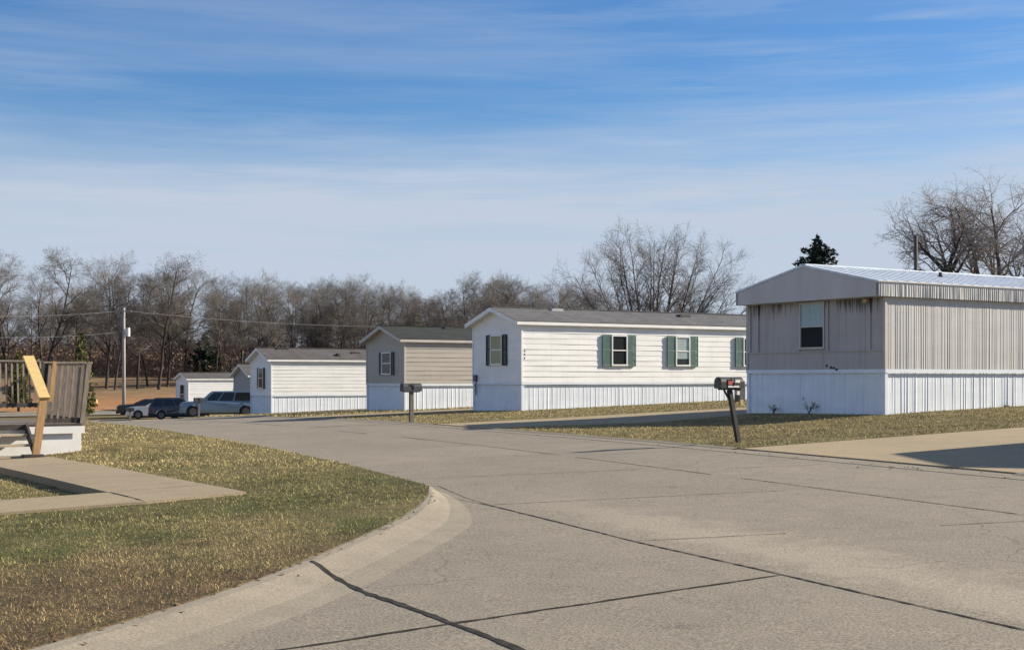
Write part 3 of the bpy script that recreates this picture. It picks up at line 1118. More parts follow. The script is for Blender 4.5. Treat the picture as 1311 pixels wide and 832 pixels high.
def home(name, label, loc, w, length, skirt, wall, rise, siding, roofmat, skirtmat, trim, cat='mobile home', course=.2, ohx=.28, ohy=.12, group=None, rot=ANG, seed=0, box_eave=False, ribpat=((.06, .14),), detail=True):
    root = empty(name, loc, rot, label, cat, group)
    x0, x1, y0, y1 = 0, length, 0, w
    zs, ze = skirt, skirt+wall
    ca, sa = math.cos(rot), math.sin(rot)

    def ground(x, y):
        return gz(loc[0]+ca*x-sa*y, loc[1]+sa*x+ca*y)-loc[2]-.12
    # core keeps the house closed and opaque
    core = MB()
    core.prism([(y0+.02, zs-.002), (y1-.02, zs-.002), (y1-.02, ze), (w/2, ze+rise-.06), (y0+.02, ze)], 'x', x0+.02, x1-.02)
    wl = MB()
    if siding is not M['beige']:
        lap_wall(wl, 'near', x0, x1, zs, ze, (y0,), course, seed=seed)
        lap_wall(wl, 'far', x0, x1, zs, ze, (y1,), course, seed=seed+1)
        gp = lambda z: (y0+max(0, (z-ze)/rise)*w/2, y1-max(0, (z-ze)/rise)*w/2)
        for pl, xx in (('front', x0), ('back', x1)):
            lap_wall(wl, pl, y0, y1, zs, ze, (xx,), course, seed=seed+2)
            lap_wall(wl, pl, y0, y1, ze, ze+rise-.02, (xx,), course, top=gp)
    else:
        pat = ((.035, .055), (.03, .04), (.05, .06), (.035, .10), (.03, .045), (.04, .05), (.06, .075))
        rib_wall(wl, 'near', x0, x1, zs, ze, y0, pat, .0045, seed)
        rib_wall(wl, 'far', x0, x1, zs, ze, y1, pat, .016, seed+1)
        rib_wall(wl, 'back', y0, y1, zs, ze, x1, pat, .016, seed+1)
    i = len(wl.v)
    wl.v += core.v
    wl.f += [tuple(i+k for k in f) for f in core.f]
    wl.build('wall', siding, root)
    # skirting down to the ground
    sk = MB()
    gtop = zs-.003
    rib_wall(sk, 'near', x0+.03, x1-.03, 0, gtop, y0+.04, ribpat, .007, seed+5, lambda a: ground(a, y0))
    rib_wall(sk, 'far', x0+.03, x1-.03, 0, gtop, y1-.04, ribpat, .02, seed+6, lambda a: ground(a, y1))
    rib_wall(sk, 'front', y0+.03, y1-.03, 0, gtop, x0+.04, ribpat, .012, seed+7, lambda a: ground(x0, a))
    rib_wall(sk, 'back', y0+.03, y1-.03, 0, gtop, x1-.04, ribpat, .02, seed+8, lambda a: ground(x1, a))
    for (cx_, cy_) in ((x0+.03, y0+.03), (x0+.03, y1-.03), (x1-.03, y0+.03), (x1-.03, y1-.03)):
        sk.box(cx_-.05, cx_+.05, cy_-.05, cy_+.05, ground(cx_, cy_), gtop)
    s_o = sk.build('skirting', skirtmat, root)
    rail = MB()
    rail.box(x0-.02, x1+.02, y0-.035, y0-.0275, zs-.085, zs+.012)
    rail.box(x0-.035, x0-.0275, y0-.034, y1+.034, zs-.085, zs+.012)
    rail.build('skirting_rail', skirtmat, s_o)
    # corner posts
    for cx_, cy_ in ((x0, y0), (x0, y1), (x1, y0), (x1, y1)):
        ct = MB()
        ct.box(cx_-.036, cx_+.036, cy_-.036, cy_+.036, zs+.013, ze-.01)
        ct.build('corner_trim', trim if siding is not M['beige'] else M['trim_beige'], root)
    # roof
    rf = MB()
    xa, xb = x0-ohx, x1+ohx
    pitch = rise/(w/2)
    ya, yb = y0-ohy, y1+ohy
    zl = ze-pitch*ohy
    th = .07
    zr = ze+rise
    for (yy, s) in ((ya, 1), (yb, -1)):
        rf.prism([(yy, zl+.012), (w/2-s*.0, zr+.012), (w/2-s*.0, zr+th), (yy, zl+th)], 'x', xa-.02, xb+.02)
    rf.box(xa-.02, xb+.02, w/2-.12, w/2+.12, zr+th-.02, zr+th+.018)
    if roofmat is M['roof_metal']:
        for sgn in (1, -1):
            k = 0
            while xa+.3+k*.42 < xb:
                xx = xa+.3+k*.42
                yy = ya if sgn == 1 else yb
                rf.bar((xx, yy, zl+th+.008), (xx, w/2, zr+th+.008), .035, .014)
                k += 1
    r_o = rf.build('roof', roofmat, root)
    # fascia / rake boards / soffit
    fa = MB()
    if box_eave:
        zf = ze-.36
        rib_wall(fa, 'near', xa, xb, zf, zl+.01, ya, ((.03, .05), (.03, .06), (.045, .04)), .01, seed+9)
        rib_wall(fa, 'far', xa, xb, zf, zl+.01, yb, ((.03, .05),), .01, seed+10)
        fa.box(xa, xb, ya+.003, y0-.02, zf+.004, zl)
        fa.box(xa, xb, y1+.02, yb-.003, zf+.004, zl)
        fa.build('fascia', siding, root)
        for x_a, x_b in ((xa, x0+.0), (x1, xb)):
            gb = MB()
            gb.prism([(ya+.012, zf+.002), (yb-.012, zf+.002), (yb-.012, zl+.008), (w/2, zr+.008), (ya+.012, zl+.008)], 'x', x_a, x_b)
            gb.build('gable_board', M['gable_beige'], root)
        et = MB()
        et.box(xa-.012, xb+.012, ya-.03, ya-.016, zl+.03, zl+.06)
        et.box(xa-.012, xb+.012, yb+.016, yb+.03, zl+.03, zl+.06)
        et.build('drip_edge', M['vent_dark'] if False else M['trim_beige'], r_o)
    else:
        fa.box(xa, xb, ya-.022, ya-.002, zl-.075, zl+.035)
        fa.box(xa, xb, yb+.002, yb+.022, zl-.075, zl+.035)
        fa.box(xa, xb, ya, y0-.03, zl-.07, zl-.055)
        fa.box(xa, xb, y1+.03, yb, zl-.07, zl-.055)
        fa.box(x0-.02, x1+.02, y0-.05, y0-.028, ze-.16, ze-.08)
        for x_a, x_b in ((xa-.024, xa-.003), (xb+.003, xb+.024)):
            for yy in (ya, yb):
                fa.prism([(yy, zl-.10), (w/2, zr-.10), (w/2, zr+.055), (yy, zl+.055)], 'x', x_a, x_b)
        # sloped soffit under the gable overhang
        for x_a, x_b in ((xa, x0-.03), (x1+.03, xb)):
            for yy in (ya, yb):
                fa.prism([(yy, zl-.075), (w/2, zr-.075), (w/2, zr-.06), (yy, zl-.06)], 'x', x_a, x_b)
        fa.build('fascia', trim, root)
    return root, r_o, dict(zs=zs, ze=ze, zr=zr, th=th)


def vent(roof, w, ze, rise, x, y, mat, s=.3, h=.12, pipe=False):
    """roof vent standing on the slope"""
    z = ze + rise*(1-abs(y-w/2)/(w/2)) + .06
    mb = MB()
    if pipe:
        mb.tube([(x, y, z-.05), (x, y, z+h), (x, y, z+h+.01)], [.05, .05, .03], 8)
        mb.tube([(x, y, z), (x, y, z+.03)], [.1, .09], 8)
        mb.build('vent_pipe', mat, roof)
    else:
        mb.prism([(x-s, z-.05), (x+s, z-.05), (x+s*.8, z+h), (x-s*.8, z+h)], 'y', y-.16, y+.16)
        mb.build('roof_vent', mat, roof)


# --- the beige home, nearest on the right
A_loc = (9.61, 34.2, .61)
hA, rA, iA = home('mobile_home', 'beige ribbed metal home with pale metal roof, nearest on the right', A_loc, 5.2, 17, 1.17, 2.24, .56, M['beige'], M['roof_metal'], M['skirt'], M['trim_beige'],
                  ohx=.35, ohy=.12, seed=3, box_eave=True, ribpat=((.05, .06), (.04, .16), (.06, .05), (.05, .22), (.04, .08)))
zs, ze = iA['zs'], iA['ze']
fb = MB()      # boarded street end with recessed panels
zl_, zt_ = zs+.012, ze-.37
led = zs+.52
fb.box(-.004, .018, .04, 5.16, zl_, led-.03)
fb.box(.012, .018, .04, 5.16, led-.03, zt_)
fb.build('front_panel', M['front_beige'], hA)
ft = MB()
for a, b in ((.04, .13), (.48, .58), (1.98, 2.09), (3.07, 3.2), (4.72, 4.8), (5.06, 5.16)):
    ft.box(-.03, .011, a, b, led+.004, zt_)
ft.box(-.035, .011, .04, 5.16, led-.035, led)
ft.build('panel_batten', M['front_beige'], hA)
window(hA, 'front', 2.11, 3.05, 1.75, 3.02, .011, frame=M['trim_beige'], top='curtain', low='screen', split=.48)
lm = MB()
lm.box(-.14, -.031, .52, .66, ze-.50, ze-.40)
lm.build('porch_lamp', M['tan_thing'], hA)
for a, b, zz in ((2.02, 2.06, .05), (1.85, 1.9, .0), (1.76, 1.79, -.02), (1.62, 1.7, -.06)):
    hk = MB()
    hk.box(-.045, -.003, a, b, zs+.04+zz, zs+.09+zz)
    hk.build('hook', M['vent_dark'], hA)
vent(rA, 5.2, ze, .56, 4.0, 1.6, M['vent_dark'], .06, .12, pipe=True)
vent(rA, 5.2, ze, .56, 8.6, 1.5, M['vent_dark'], .06, .1, pipe=True)
sp = MB()
sp.box(4.7, 4.86, -.06, -.0, .12, .2)
sp.build('tap_box', M['vent_dark'], hA)

# --- the white home with green shutters
B_loc = (.36, 49.5, .33)
hB, rB, iB = home('mobile_home', 'white lap sided home with green shutters, behind the leaning mailbox', B_loc, 3.55, 18, 1.06, 2.26, .55, M['white'], M['shingle_grey'], M['skirt'], M['trim'],
                  course=.205, ohx=.3, ohy=.14, seed=11, ribpat=((.05, .15), (.05, .16), (.06, .12)))
# x positions along the wall for the picture's windows
for (a, b, t_, l_) in ((4.11, 4.86, 'dark', 'dark'), (7.29, 8.02, 'blind_white', 'half'), (10.88, 11.6, 'dark', 'dark')):
    window(hB, 'near', a, b, 1.70, 2.88, -.026, top=t_, low=l_, shut=M['shutter_green'], shut_w=.40)
window(hB, 'front', 1.30, 2.15, 1.72, 2.86, -.026, top='blind_tan', low='blind_tan', shut=M['shutter_dark'], shut_w=.3)
mt = MB()
mt.box(-.13, -.028, 3.2, 3.38, 1.08, 1.34)
mt.box(-.06, -.028, 3.27, 3.31, .55, 1.08)
mt.build('meter_box', M['meter'], hB)
for k in range(3):
    nm = MB()
    nm.box(.075, .13, -.045, -.037, 2.18-k*.13, 2.26-k*.13)
    nm.build('number_plate', M['meter'], hB)
vent(rB, 3.55, iB['ze'], .55, 2.6, 1.6, M['vent_pale'], .3, .06)
vent(rB, 3.55, iB['ze'], .55, 8.7, 1.2, M['vent_dark'], .3, .08)

# --- the tan home
C_loc = (-4.85, 60, .10)
hC, rC, iC = home('mobile_home', 'tan lap sided home with dark shingle roof and dark grey street end', C_loc, 3.9, 16, 1.16, 2.02, .62, M['tan'], M['shingle_dark'], M['skirt'], M['trim_beige'],
                  course=.21, ohx=.3, ohy=.14, seed=21, ribpat=((.06, .14), (.05, .2)))
window(hC, 'front', 1.25, 2.2, 1.6, 2.62, -.026, top='dark', low='dark', shut=M['shutter_grey'], shut_w=.24)
vent(rC, 3.9, iC['ze'], .62, 3.2, 1.7, M['vent_dark'], .3, .06)

# --- the small white home further down
D_loc = (-14.5, 80, -.62)
hD, rD, iD = home('mobile_home', 'white lap sided home with brown shingles, beside the silver SUV', D_loc, 3.4, 15, 1.12, 2.14, .66, M['white_d'], M['shingle_brown'], M['skirt'], M['trim'],
                  course=.22, ohx=.3, ohy=.14, seed=31, ribpat=((.07, .16), (.05, .22)))
window(hD, 'front', 1.2, 1.95, 1.5, 2.75, -.026, top='dark', low='dark', shut=M['shutter_grey'], shut_w=.2)
window(hD, 'near', 7.55, 8.3, 1.3, 2.6, -.026, top='dark', low='dark', shut=M['shutter_grey'], shut_w=.25)
vent(rD, 3.4, iD['ze'], .66, 1.3, 1.55, M['vent_dark'], .4, .08)
vent(rD, 3.4, iD['ze'], .66, 4.6, .5, M['vent_dark'], .1, .14)
vent(rD, 3.4, iD['ze'], .66, 6.0, 1.0, M['vent_dark'], .3, .06)

# --- the grey home half hidden behind it
E_loc = (at(321.5, 98), 98, -1.4)
hE, rE, iE = home('mobile_home', 'brown grey home showing only its gable behind the farther white homes', E_loc, 3.6, 14, 1.05, 2.05, .8, M['greyhome'], M['shingle_brown'], M['skirt'], M['trim'],
                  course=.22, ohx=.3, ohy=.14, seed=41)
# --- the last white home
F_loc = (at(241.5, 118), 118, -1.85)
hF, rF, iF = home('mobile_home', 'small white home farthest away, behind the parked cars', F_loc, 3.45, 15, 1.05, 2.2, .5, M['white_d'], M['shingle_brown'], M['skirt'], M['trim'],
                  course=.22, ohx=.25, ohy=.12, seed=51)
window(hF, 'front', 1.0, 2.2, 1.0, 2.75, -.026, top='dark', low='dark', shut=None)
window(hF, 'near', 4.6, 5.5, 1.6, 2.5, -.026, top='dark', low='dark', shut=M['shutter_grey'], shut_w=.25)

# --- neighbours just outside the picture on both sides (the right one throws its shadow over the near driveway)
nx, ny = xy(6.88, 23.5)
hN, rN, iN = home('mobile_home', 'beige home beyond the right edge whose shadow crosses the near driveway', (nx, ny, gz(nx, ny)), 5.0, 16, 1.1, 2.24, .6, M['beige'], M['shingle_grey'], M['skirt'], M['trim_beige'],
                  ohx=.35, ohy=.12, seed=61, box_eave=True)
nx, ny = xy(26.3, 2.2)
hL, rL, iL = home('mobile_home', 'white home beyond the left edge that the wooden deck belongs to', (nx, ny, gz(nx, ny)+.05), 4.2, 15, .95, 2.3, .6, M['white'], M['shingle_grey'], M['skirt'], M['trim'],
                  course=.2, seed=71, rot=ANG+math.pi/2)


# ------------------------------------------------------------------ wooden deck with stairs (left edge)
def deck():
    # local x = L (to the right), y = D (away); origin at the foot of the newel post on the right of the stairs
    ox, oy = -8.82, 24.72
    base = gz(ox, oy)+.07
    root = empty('deck', (ox, oy, base), ANG, 'grey wooden deck with white skirting, slatted railing and new yellow stair rail', 'deck')
    dz = .64          # deck floor
    f0, f1 = .92, 3.9      # depth of the deck along y
    xr, xl = 1.02, -3.2
    fl = MB()
    k = 0
    y = f0
    while y < f1-.05:
        fl.box(xl, xr, y, y+.13, dz-.04, dz)
        y += .137
    fl.build('deck_floor', M['wood_grey'], root)
    jo = MB()
    jo.box(xl, xr, f0-.04, f0-.003, dz-.12, dz-.012)
    jo.box(xr+.003, xr+.04, f0, f1, dz-.12, dz-.012)
    jo.build('rim_board', M['wood_dark'], root)
    sk = MB()
    sk.box(xl, xr, f0+.02, f0+.04, -.2, dz-.125)
    sk.box(xr-.02, xr, f0+.04, f1, -.2, dz-.125)
    sk_o = sk.build('skirting', M['trim'], root)
    sr = MB()
    sr.box(.02, xr+.05, f0-.05, f0-.042, dz-.2, dz-.06)
    sr.build('skirting_rail', M['trim'], sk_o)
    # stairs, open risers
    for k, zz in enumerate((.07, .27, .46)):
        t = MB()
        t.box(-1.6, -.06, .05+k*.29, .31+k*.29, zz-.04, zz)
        t.build('tread', M['tread'], root)
    for xx in (-.02, -1.64):
        s = MB()
        s.bar((xx, .0, .02), (xx, .92, dz-.08), .04, .2)
        s.build('stringer', M['wood_dark'], root)
    bl = MB()
    bl.box(-.28, .08, -.12, .12, -.08, .1)
    bl.build('footing_block', M['wood_dark'], root)
    # newel post and yellow hand rail
    n = MB()
    n.bar((-.06, -.02, .0), (.10, .02, 1.17), .13, .10, (0, 1, 0))
    n.build('newel_post', M['lumber_shade'], root)
    h = MB()
    h.bar((.10, -.06, 1.14), (.04, 1.02, 1.93), .20, .045)
    h.build('hand_rail', M['lumber'], root)
    n2 = MB()
    n2.bar((.42, .86, dz+.42), (.50, .88, 1.84), .07, .05, (0, 1, 0))
    n2.build('rail_brace', M['lumber_shade'], root)
    # railing panels: leaning balusters between two rails

    def panel(a, b, lean, z0, z1, step=.115, wd=.035, mat=M['wood_grey']):
        a, b = Vector((*a, 0)), Vector((*b, 0))
        d = b-a
        n = int(d.length/step)
        le = Vector((*lean, 0))
        r = MB()
        zt = dz+z1
        r.bar(a+le+Vector((0, 0, zt)), b+le+Vector((0, 0, zt)), .09, .035)
        p = r.build('railing', mat, root)
        q = MB()
        q.bar(a+Vector((0, 0, dz+z0)), b+Vector((0, 0, dz+z0)), .045, .09)
        q.build('bottom_rail', M['wood_dark'], p)
        for k in range(n+1):
            c = a+d*(k/n)
            s = MB()
            s.bar(c+Vector((0, 0, dz+z0-.06)), c+le+Vector((0, 0, zt-.02)), wd, wd*.9)
            s.build('baluster', mat, p)
    panel((.22, f0+.05), (xr, f0+.05), (.1, -.0), .05, 1.18, .105, .045)
    panel((xr, f0+.1), (xr, f1), (.2, 0), .05, 1.18, .13, .05)
    panel((xl, f1), (xr-.1, f1), (0, .1), .3, 1.24, .115, .035)
    for k, (px_, py_) in enumerate(((xr, f0+.02), (xr, f1), (xl, f1))):
        p = MB()
        p.bar((px_, py_, dz-.1), (px_+(.14 if px_ > 0 else 0), py_, dz+1.15), .085, .085, (0, 1, 0))
        p.build('post', M['wood_grey'], root)
    return root


deck()


# ------------------------------------------------------------------ mailboxes
def mb_body(mb, l, w, h, z):
    """arched box along x, door end at -l/2"""
    prof = [(-w/2, z), (w/2, z)]
    for k in range(9):
        a = math.pi*k/8
        prof.append((w/2*math.cos(a), z+h-w/2*.85+w/2*.85*math.sin(a)))
    mb.prism(prof, 'x', -l/2, l/2)
    return prof


def mailbox(name, label, loc, lean, mat, postmat, l=.52, w=.19, h=.23, top=1.0, rot=ANG, postw=.1, extras=None):
    root = empty(name, loc, rot, label, 'mailbox', 'mailboxes on posts along the street')
    b = MB()
    mb_body(b, l, w, h, top)
    box = b.build('box', mat, root)
    dr = MB()
    mb_body(dr, .012, w*1.06, h*1.04, top-.004)
    for i, v in enumerate(dr.v):
        dr.v[i] = (v[0]-l/2-.008, v[1], v[2])
    d = dr.build('door', M['mb_black'], root)
    kn = MB()
    kn.box(-l/2-.045, -l/2-.016, -.02, .02, top+h*.72, top+h*.86)
    kn.build('latch', M['meter'], d)
    fl = MB()
    fl.box(.02, .04, -w/2-.022, -w/2-.006, top+h*.25, top+h*.95)
    fl.box(-.06, .04, -w/2-.024, -w/2-.007, top+h*.78, top+h*.96)
    fl.build('flag', M['vent_dark'], root)
    p = MB()
    p.bar((lean[0], lean[1], -.15), (0, 0, top-.03), postw, postw*.9, (0, 1, 0))
    p.build('post', postmat, root)
    s = MB()
    s.box(-l*.4, l*.4, -w*.42, w*.42, top-.03, top-.002)
    s.build('shelf', postmat, root)
    return root, box


# leaning black mailbox in front of the beige home
mx, my = 3.93, 24.0
root, box = mailbox('mailbox', 'black mailbox with red and white stickers on a leaning dark post', (mx, my, gz(mx, my)+.03), (.25, .0), M['mb_black'], M['post_dark'], l=.52, w=.19, h=.2, top=.99, postw=.078, extras='lean')
s1 = MB(); s1.box(-.12, -.02, -.106, -.097, 1.05, 1.13); s1.build('sticker', M['red'], box)
s2 = MB(); s2.box(-.017, .16, -.1065, -.0972, 1.09, 1.14); s2.box(-.12, .14, -.1055, -.0968, 1.005, 1.035); s2.build('sticker', M['label_white'], box)
br = MB(); br.bar((-.13, .0, .96), (.07, .0, .68), .028, .028, (0, 1, 0)); br.build('brace', M['post_dark'], root)
pb = MB(); pb.box(.25, .37, .0, .15, .74, 1.12); pb.build('paper_box', M['mb_grey'], root)
pb = MB(); pb.box(.16, .22, -.03, .03, .87, .94); pb.build('number_plate', M['label_white'], root)
pb = MB(); pb.box(.22, .29, -.05, -.002, .68, .78); pb.build('tag', M['tan_thing'], root)

mx, my = at(526.5, 40.), 40.
root, box = mailbox('mailbox', 'dark grey mailbox on a straight square post before the tan home', (mx, my, gz(mx, my)+.03), (0, 0), M['mb_grey'], M['post_grey'], l=.62, w=.22, h=.24, top=.93, postw=.115)
mx, my = at(254.5, 72), 72.
root, box = mailbox('mailbox', 'blue grey mailbox on a thin post in front of the silver SUV', (mx, my, gz(mx, my)+.03), (0, 0), M['mb_grey'], M['post_grey'], l=.5, w=.2, h=.22, top=.85, postw=.1)
mx, my = at(166.5, 95), 95.
root, box = mailbox('mailbox', 'black mailbox on a post in front of the white sedan', (mx, my, gz(mx, my)+.03), (0, 0), M['mb_black'], M['post_grey'], l=.55, w=.22, h=.25, top=.75, postw=.13)


# ------------------------------------------------------------------ parked vehicles
def car(name, label, loc, yaw, paintm, l, w, h, hood, belt, wb, r, xw0, xw1, xr0, xr1, fo, boxy=True, lower=None, cat='car', pillars=(.3, .62), sedan=False):
    """x forward; xw0/xw1: windscreen foot/top, xr0/xr1: rear glass top/foot; fo: front overhang"""
    root = empty(name, loc, yaw, label, cat, 'parked vehicles at the end of the street')
    xf = l/2-fo
    xb = xf-wb
    sill = r*.78
    poly = []

    def arch(xc):
        rr = r*1.16
        a0 = math.asin(max(-1, min(1, (sill-r)/rr)))
        return [(xc+rr*math.cos(t), r+rr*math.sin(t)) for t in np.linspace(math.pi-a0, a0, 9)]
    poly += [(-l/2+.06, sill+.02)] + arch(xb) + arch(xf) + [(l/2-.08, sill+.02), (l/2, sill+.2), (l/2-.02, hood-.16), (l/2-.16, hood-.03)]
    poly += [(l/2-.7, hood+.02), (xw0, belt+.02)]
    if sedan:
        poly += [(xr1, belt+.02), (-l/2+.12, belt-.0), (-l/2+.01, belt-.12), (-l/2-.0, sill+.25)]
    else:
        poly += [(xr1, belt+.02), (-l/2+.03, belt+.0), (-l/2, belt-.3), (-l/2, sill+.25)]

    def hw(x, z):
        q = w/2-.045*max(0, (z-.65)/.4)-.05*max(0, (sill+.25-z)/.25)
        return q - .13*(abs(x)/(l/2))**8
    bm = bmesh.new()
    va = [bm.verts.new((x, hw(x, z), z)) for x, z in poly]
    vb = [bm.verts.new((x, -hw(x, z), z)) for x, z in poly]
    n = len(poly)
    bm.faces.new(va)
    bm.faces.new(list(reversed(vb)))
    for i in range(n):
        j = (i+1) % n
        bm.faces.new((va[i], vb[i], vb[j], va[j]))
    bmesh.ops.recalc_face_normals(bm, faces=bm.faces)
    bmesh.ops.triangulate(bm, faces=[f for f in bm.faces if len(f.verts) > 4])
    me = bpy.data.meshes.new('body')
    bm.to_mesh(me)
    bm.free()
    me.materials.append(paintm)
    body = bpy.data.objects.new('body', me)
    C.objects.link(body)
    body.parent = root
    # greenhouse
    zb, zt = belt, h
    wt, wbt = w/2-(.17 if boxy else .24), w/2-.055

    def yy(z):
        return wbt+(wt-wbt)*(z-zb)/(zt-zb)
    cab = MB()
    gp = [(xw0, zb), (xw1, zt-.06), (xw1-.18, zt-.01), ((xw1+xr0)/2, zt), (xr0+.15, zt-.015), (xr0, zt-.07), (xr1, zb)]
    i0 = len(cab.v)
    cab.v += [(x, yy(z)-.02, z) for x, z in gp]+[(x, -yy(z)+.02, z) for x, z in gp]
    m_ = len(gp)
    cab.f += [tuple(range(m_)), tuple(reversed(range(m_, 2*m_)))]
    for i in range(m_):
        j = (i+1) % m_
        cab.f.append((i, m_+i, m_+j, j))
    cab.build('cabin', paintm, root)
    # side windows between pillars
    zl, zh = zb+.03, zt-.1
    fx = lambda z: xw0+(xw1-xw0)*(z-zb)/(zt-.06-zb)
    rx = lambda z: xr1+(xr0-xr1)*(z-zb)/(zt-.07-zb)
    edges = [0]+list(pillars)+[1]
    for sgn in (1, -1):
        for a, b in zip(edges, edges[1:]):
            def X(t, z):
                F_, R_ = fx(z)-.1, rx(z)+.1
                return F_+(R_-F_)*t
            g = MB()
            a_, b_ = a+.015, b-.015
            P = [(X(a_, zl), sgn*(yy(zl)-.008), zl), (X(b_, zl), sgn*(yy(zl)-.008), zl), (X(b_, zh), sgn*(yy(zh)-.008), zh), (X(a_, zh), sgn*(yy(zh)-.008), zh)]
            Q = [(p[0], p[1]-sgn*.03, p[2]) for p in P]
            g.quad(*P)
            for i in range(4):
                j = (i+1) % 4
                g.quad(P[i], P[j], Q[j], Q[i])
            g.build('side_window', M['carglass'], root)
    for nm, x0_, x1_, mt_, sg in (('windscreen', xw0, xw1, M['windscreen'] if paintm is M['p_silver'] else M['carglass'], 1), ('rear_window', xr1, xr0, M['carglass'], -1)):
        z0_, z1_ = zb+.04, zt-.1
        f = lambda z: x0_+(x1_-x0_)*(z-zb)/(zt-.065-zb)
        g = MB()
        e = sg*.014
        g.prism([(0, 0), (1, 0), (1, 1)], 'x', 0, 0) if False else None
        P = [(f(z0_)+e, yy(z0_)-.09, z0_+.006), (f(z0_)+e, -yy(z0_)+.09, z0_+.006), (f(z1_)+e, -yy(z1_)+.09, z1_+.006), (f(z1_)+e, yy(z1_)-.09, z1_+.006)]
        Q = [(p[0]-sg*.03, p[1], p[2]-.01) for p in P]
        g.quad(*P)
        for i in range(4):
            j = (i+1) % 4
            g.quad(P[i], P[j], Q[j], Q[i])
        g.build(nm, mt_, root)
    # wheels
    for xc in (xf, xb):
        for sgn in (1, -1):
            yc = sgn*(w/2-.12)
            t = MB()
            prof = [(.0, -.1), (r*.62, -.1), (r*.96, -.1), (r, -.07), (r, .07), (r*.96, .1), (r*.62, .1)]
            k = 20
            for q in range(k):
                a0, a1 = 2*math.pi*q/k, 2*math.pi*(q+1)/k
                for (ra, ya), (rb, yb) in zip(prof[1:], prof[2:]):
                    t.quad((ra*math.cos(a0), ya, ra*math.sin(a0)), (ra*math.cos(a1), ya, ra*math.sin(a1)), (rb*math.cos(a1), yb, rb*math.sin(a1)), (rb*math.cos(a0), yb, rb*math.sin(a0)))
            wo = t.build('wheel', M['tyre'], root)
            wo.location = (xc, yc, r)
            rm = MB()
            for q in range(5):
                a = 2*math.pi*q/5
                rm.bar((r*.08*math.cos(a), sgn*.075, r*.08*math.sin(a)), (r*.58*math.cos(a), sgn*.085, r*.58*math.sin(a)), .09, .02, (0, 1, 0))
            rim = [(r*.54, .06), (r*.63, .085), (r*.63, .095), (r*.52, .09)]
            for q in range(k):
                a0, a1 = 2*math.pi*q/k, 2*math.pi*(q+1)/k
                for (ra, ya), (rb, yb) in zip(rim, rim[1:]):
                    rm.quad((ra*math.cos(a0), sgn*ya, ra*math.sin(a0)), (ra*math.cos(a1), sgn*ya, ra*math.sin(a1)), (rb*math.cos(a1), sgn*yb, rb*math.sin(a1)), (rb*math.cos(a0), sgn*yb, rb*math.sin(a0)))
                rm.quad((0, sgn*.03, 0), (r*.6*math.cos(a0), sgn*.03, r*.6*math.sin(a0)), (r*.6*math.cos(a1), sgn*.03, r*.6*math.sin(a1)))
            rm.build('rim', M['rim'], wo)
    low = lower or M['bumper']
    f = MB()
    f.box(l/2-.1, l/2+.05, -w/2+.12, w/2-.12, sill-.02, sill+.2)
    f.build('front_bumper', low, root)
    f = MB()
    f.box(-l/2-.05, -l/2+.1, -w/2+.1, w/2-.1, sill, sill+.22)
    f.build('rear_bumper', low, root)
    us = MB()
    us.box(-l/2+.3, l/2-.3, -w/2+.2, w/2-.2, sill-.1, sill+.1)
    us.build('underbody', M['bumper'], root)
    for sgn in (1, -1):
        q = MB()
        q.box(l/2-.12, l/2+.012, sgn*(w/2-.38) if sgn > 0 else -(w/2-.16), sgn*(w/2-.16) if sgn > 0 else -(w/2-.38), hood-.28, hood-.13)
        q.build('headlight', M['headlight'], root)
        q = MB()
        y_ = sorted((sgn*(w/2-.16), sgn*(w/2-.03)))
        q.box(-l/2-.012, -l/2+.16, y_[0], y_[1], belt-.45, belt-.1)
        q.build('taillight', M['taillight'], root)
        q = MB()
        y_ = sorted((sgn*(w/2-.04), sgn*(w/2+.17)))
        q.box(xw0-.35, xw0-.23, y_[0], y_[1], belt+.02, belt+.17)
        q.build('mirror', low, root)
        hd = MB()
        for tt in (.32, .62):
            xx = xw0-.35+(xr1-xw0)*tt
            y_ = sorted((sgn*(w/2-.05), sgn*(w/2+.012)))
            hd.box(xx-.09, xx+.09, y_[0], y_[1], belt-.16, belt-.125)
        hd.build('door_handle', low, root)
    gr = MB()
    gr.box(l/2-.05, l/2+.008, -w/2+.42, w/2-.42, hood-.32, hood-.12)
    gr.build('grille', M['bumper'], root)
    return root


def car_at(px, Y, dz=0.):
    X = at(px, Y)
    return (X, Y, gz(X, Y)+.03+dz)


# big silver SUV beside the white home, facing the street
car('suv', 'long silver blue SUV with dark side windows, beside the white home', car_at(281, 89.5), R(180+16), M['p_silver'], 5.15, 1.98, 1.74, 1.03, 1.07, 3.45, .38, 1.2, .5, -2.2, -2.5, .8, cat='SUV', lower=M['p_silver'], pillars=(.26, .56))
car('suv', 'dark slate SUV with red tail lamp, between white sedan and silver SUV', car_at(229, 101), R(14), M['p_grey'], 4.4, 1.84, 1.64, .98, 1.02, 2.6, .35, .95, .3, -1.85, -2.12, .9, cat='SUV', pillars=(.36, .7))
car('car', 'white sedan in front of the utility pole', car_at(202, 105), R(180+10), M['p_white'], 4.7, 1.82, 1.45, .93, .96, 2.75, .33, .95, .2, -1.1, -1.75, .92, boxy=False, lower=M['p_white'], sedan=True, pillars=(.5,))
car('car', 'black car showing only its end left of the white sedan', car_at(186, 109), R(180+18), M['p_black'], 4.5, 1.8, 1.42, .95, .98, 2.65, .33, .95, .2, -1.1, -1.7, .9, boxy=False, sedan=True, pillars=(.5,))

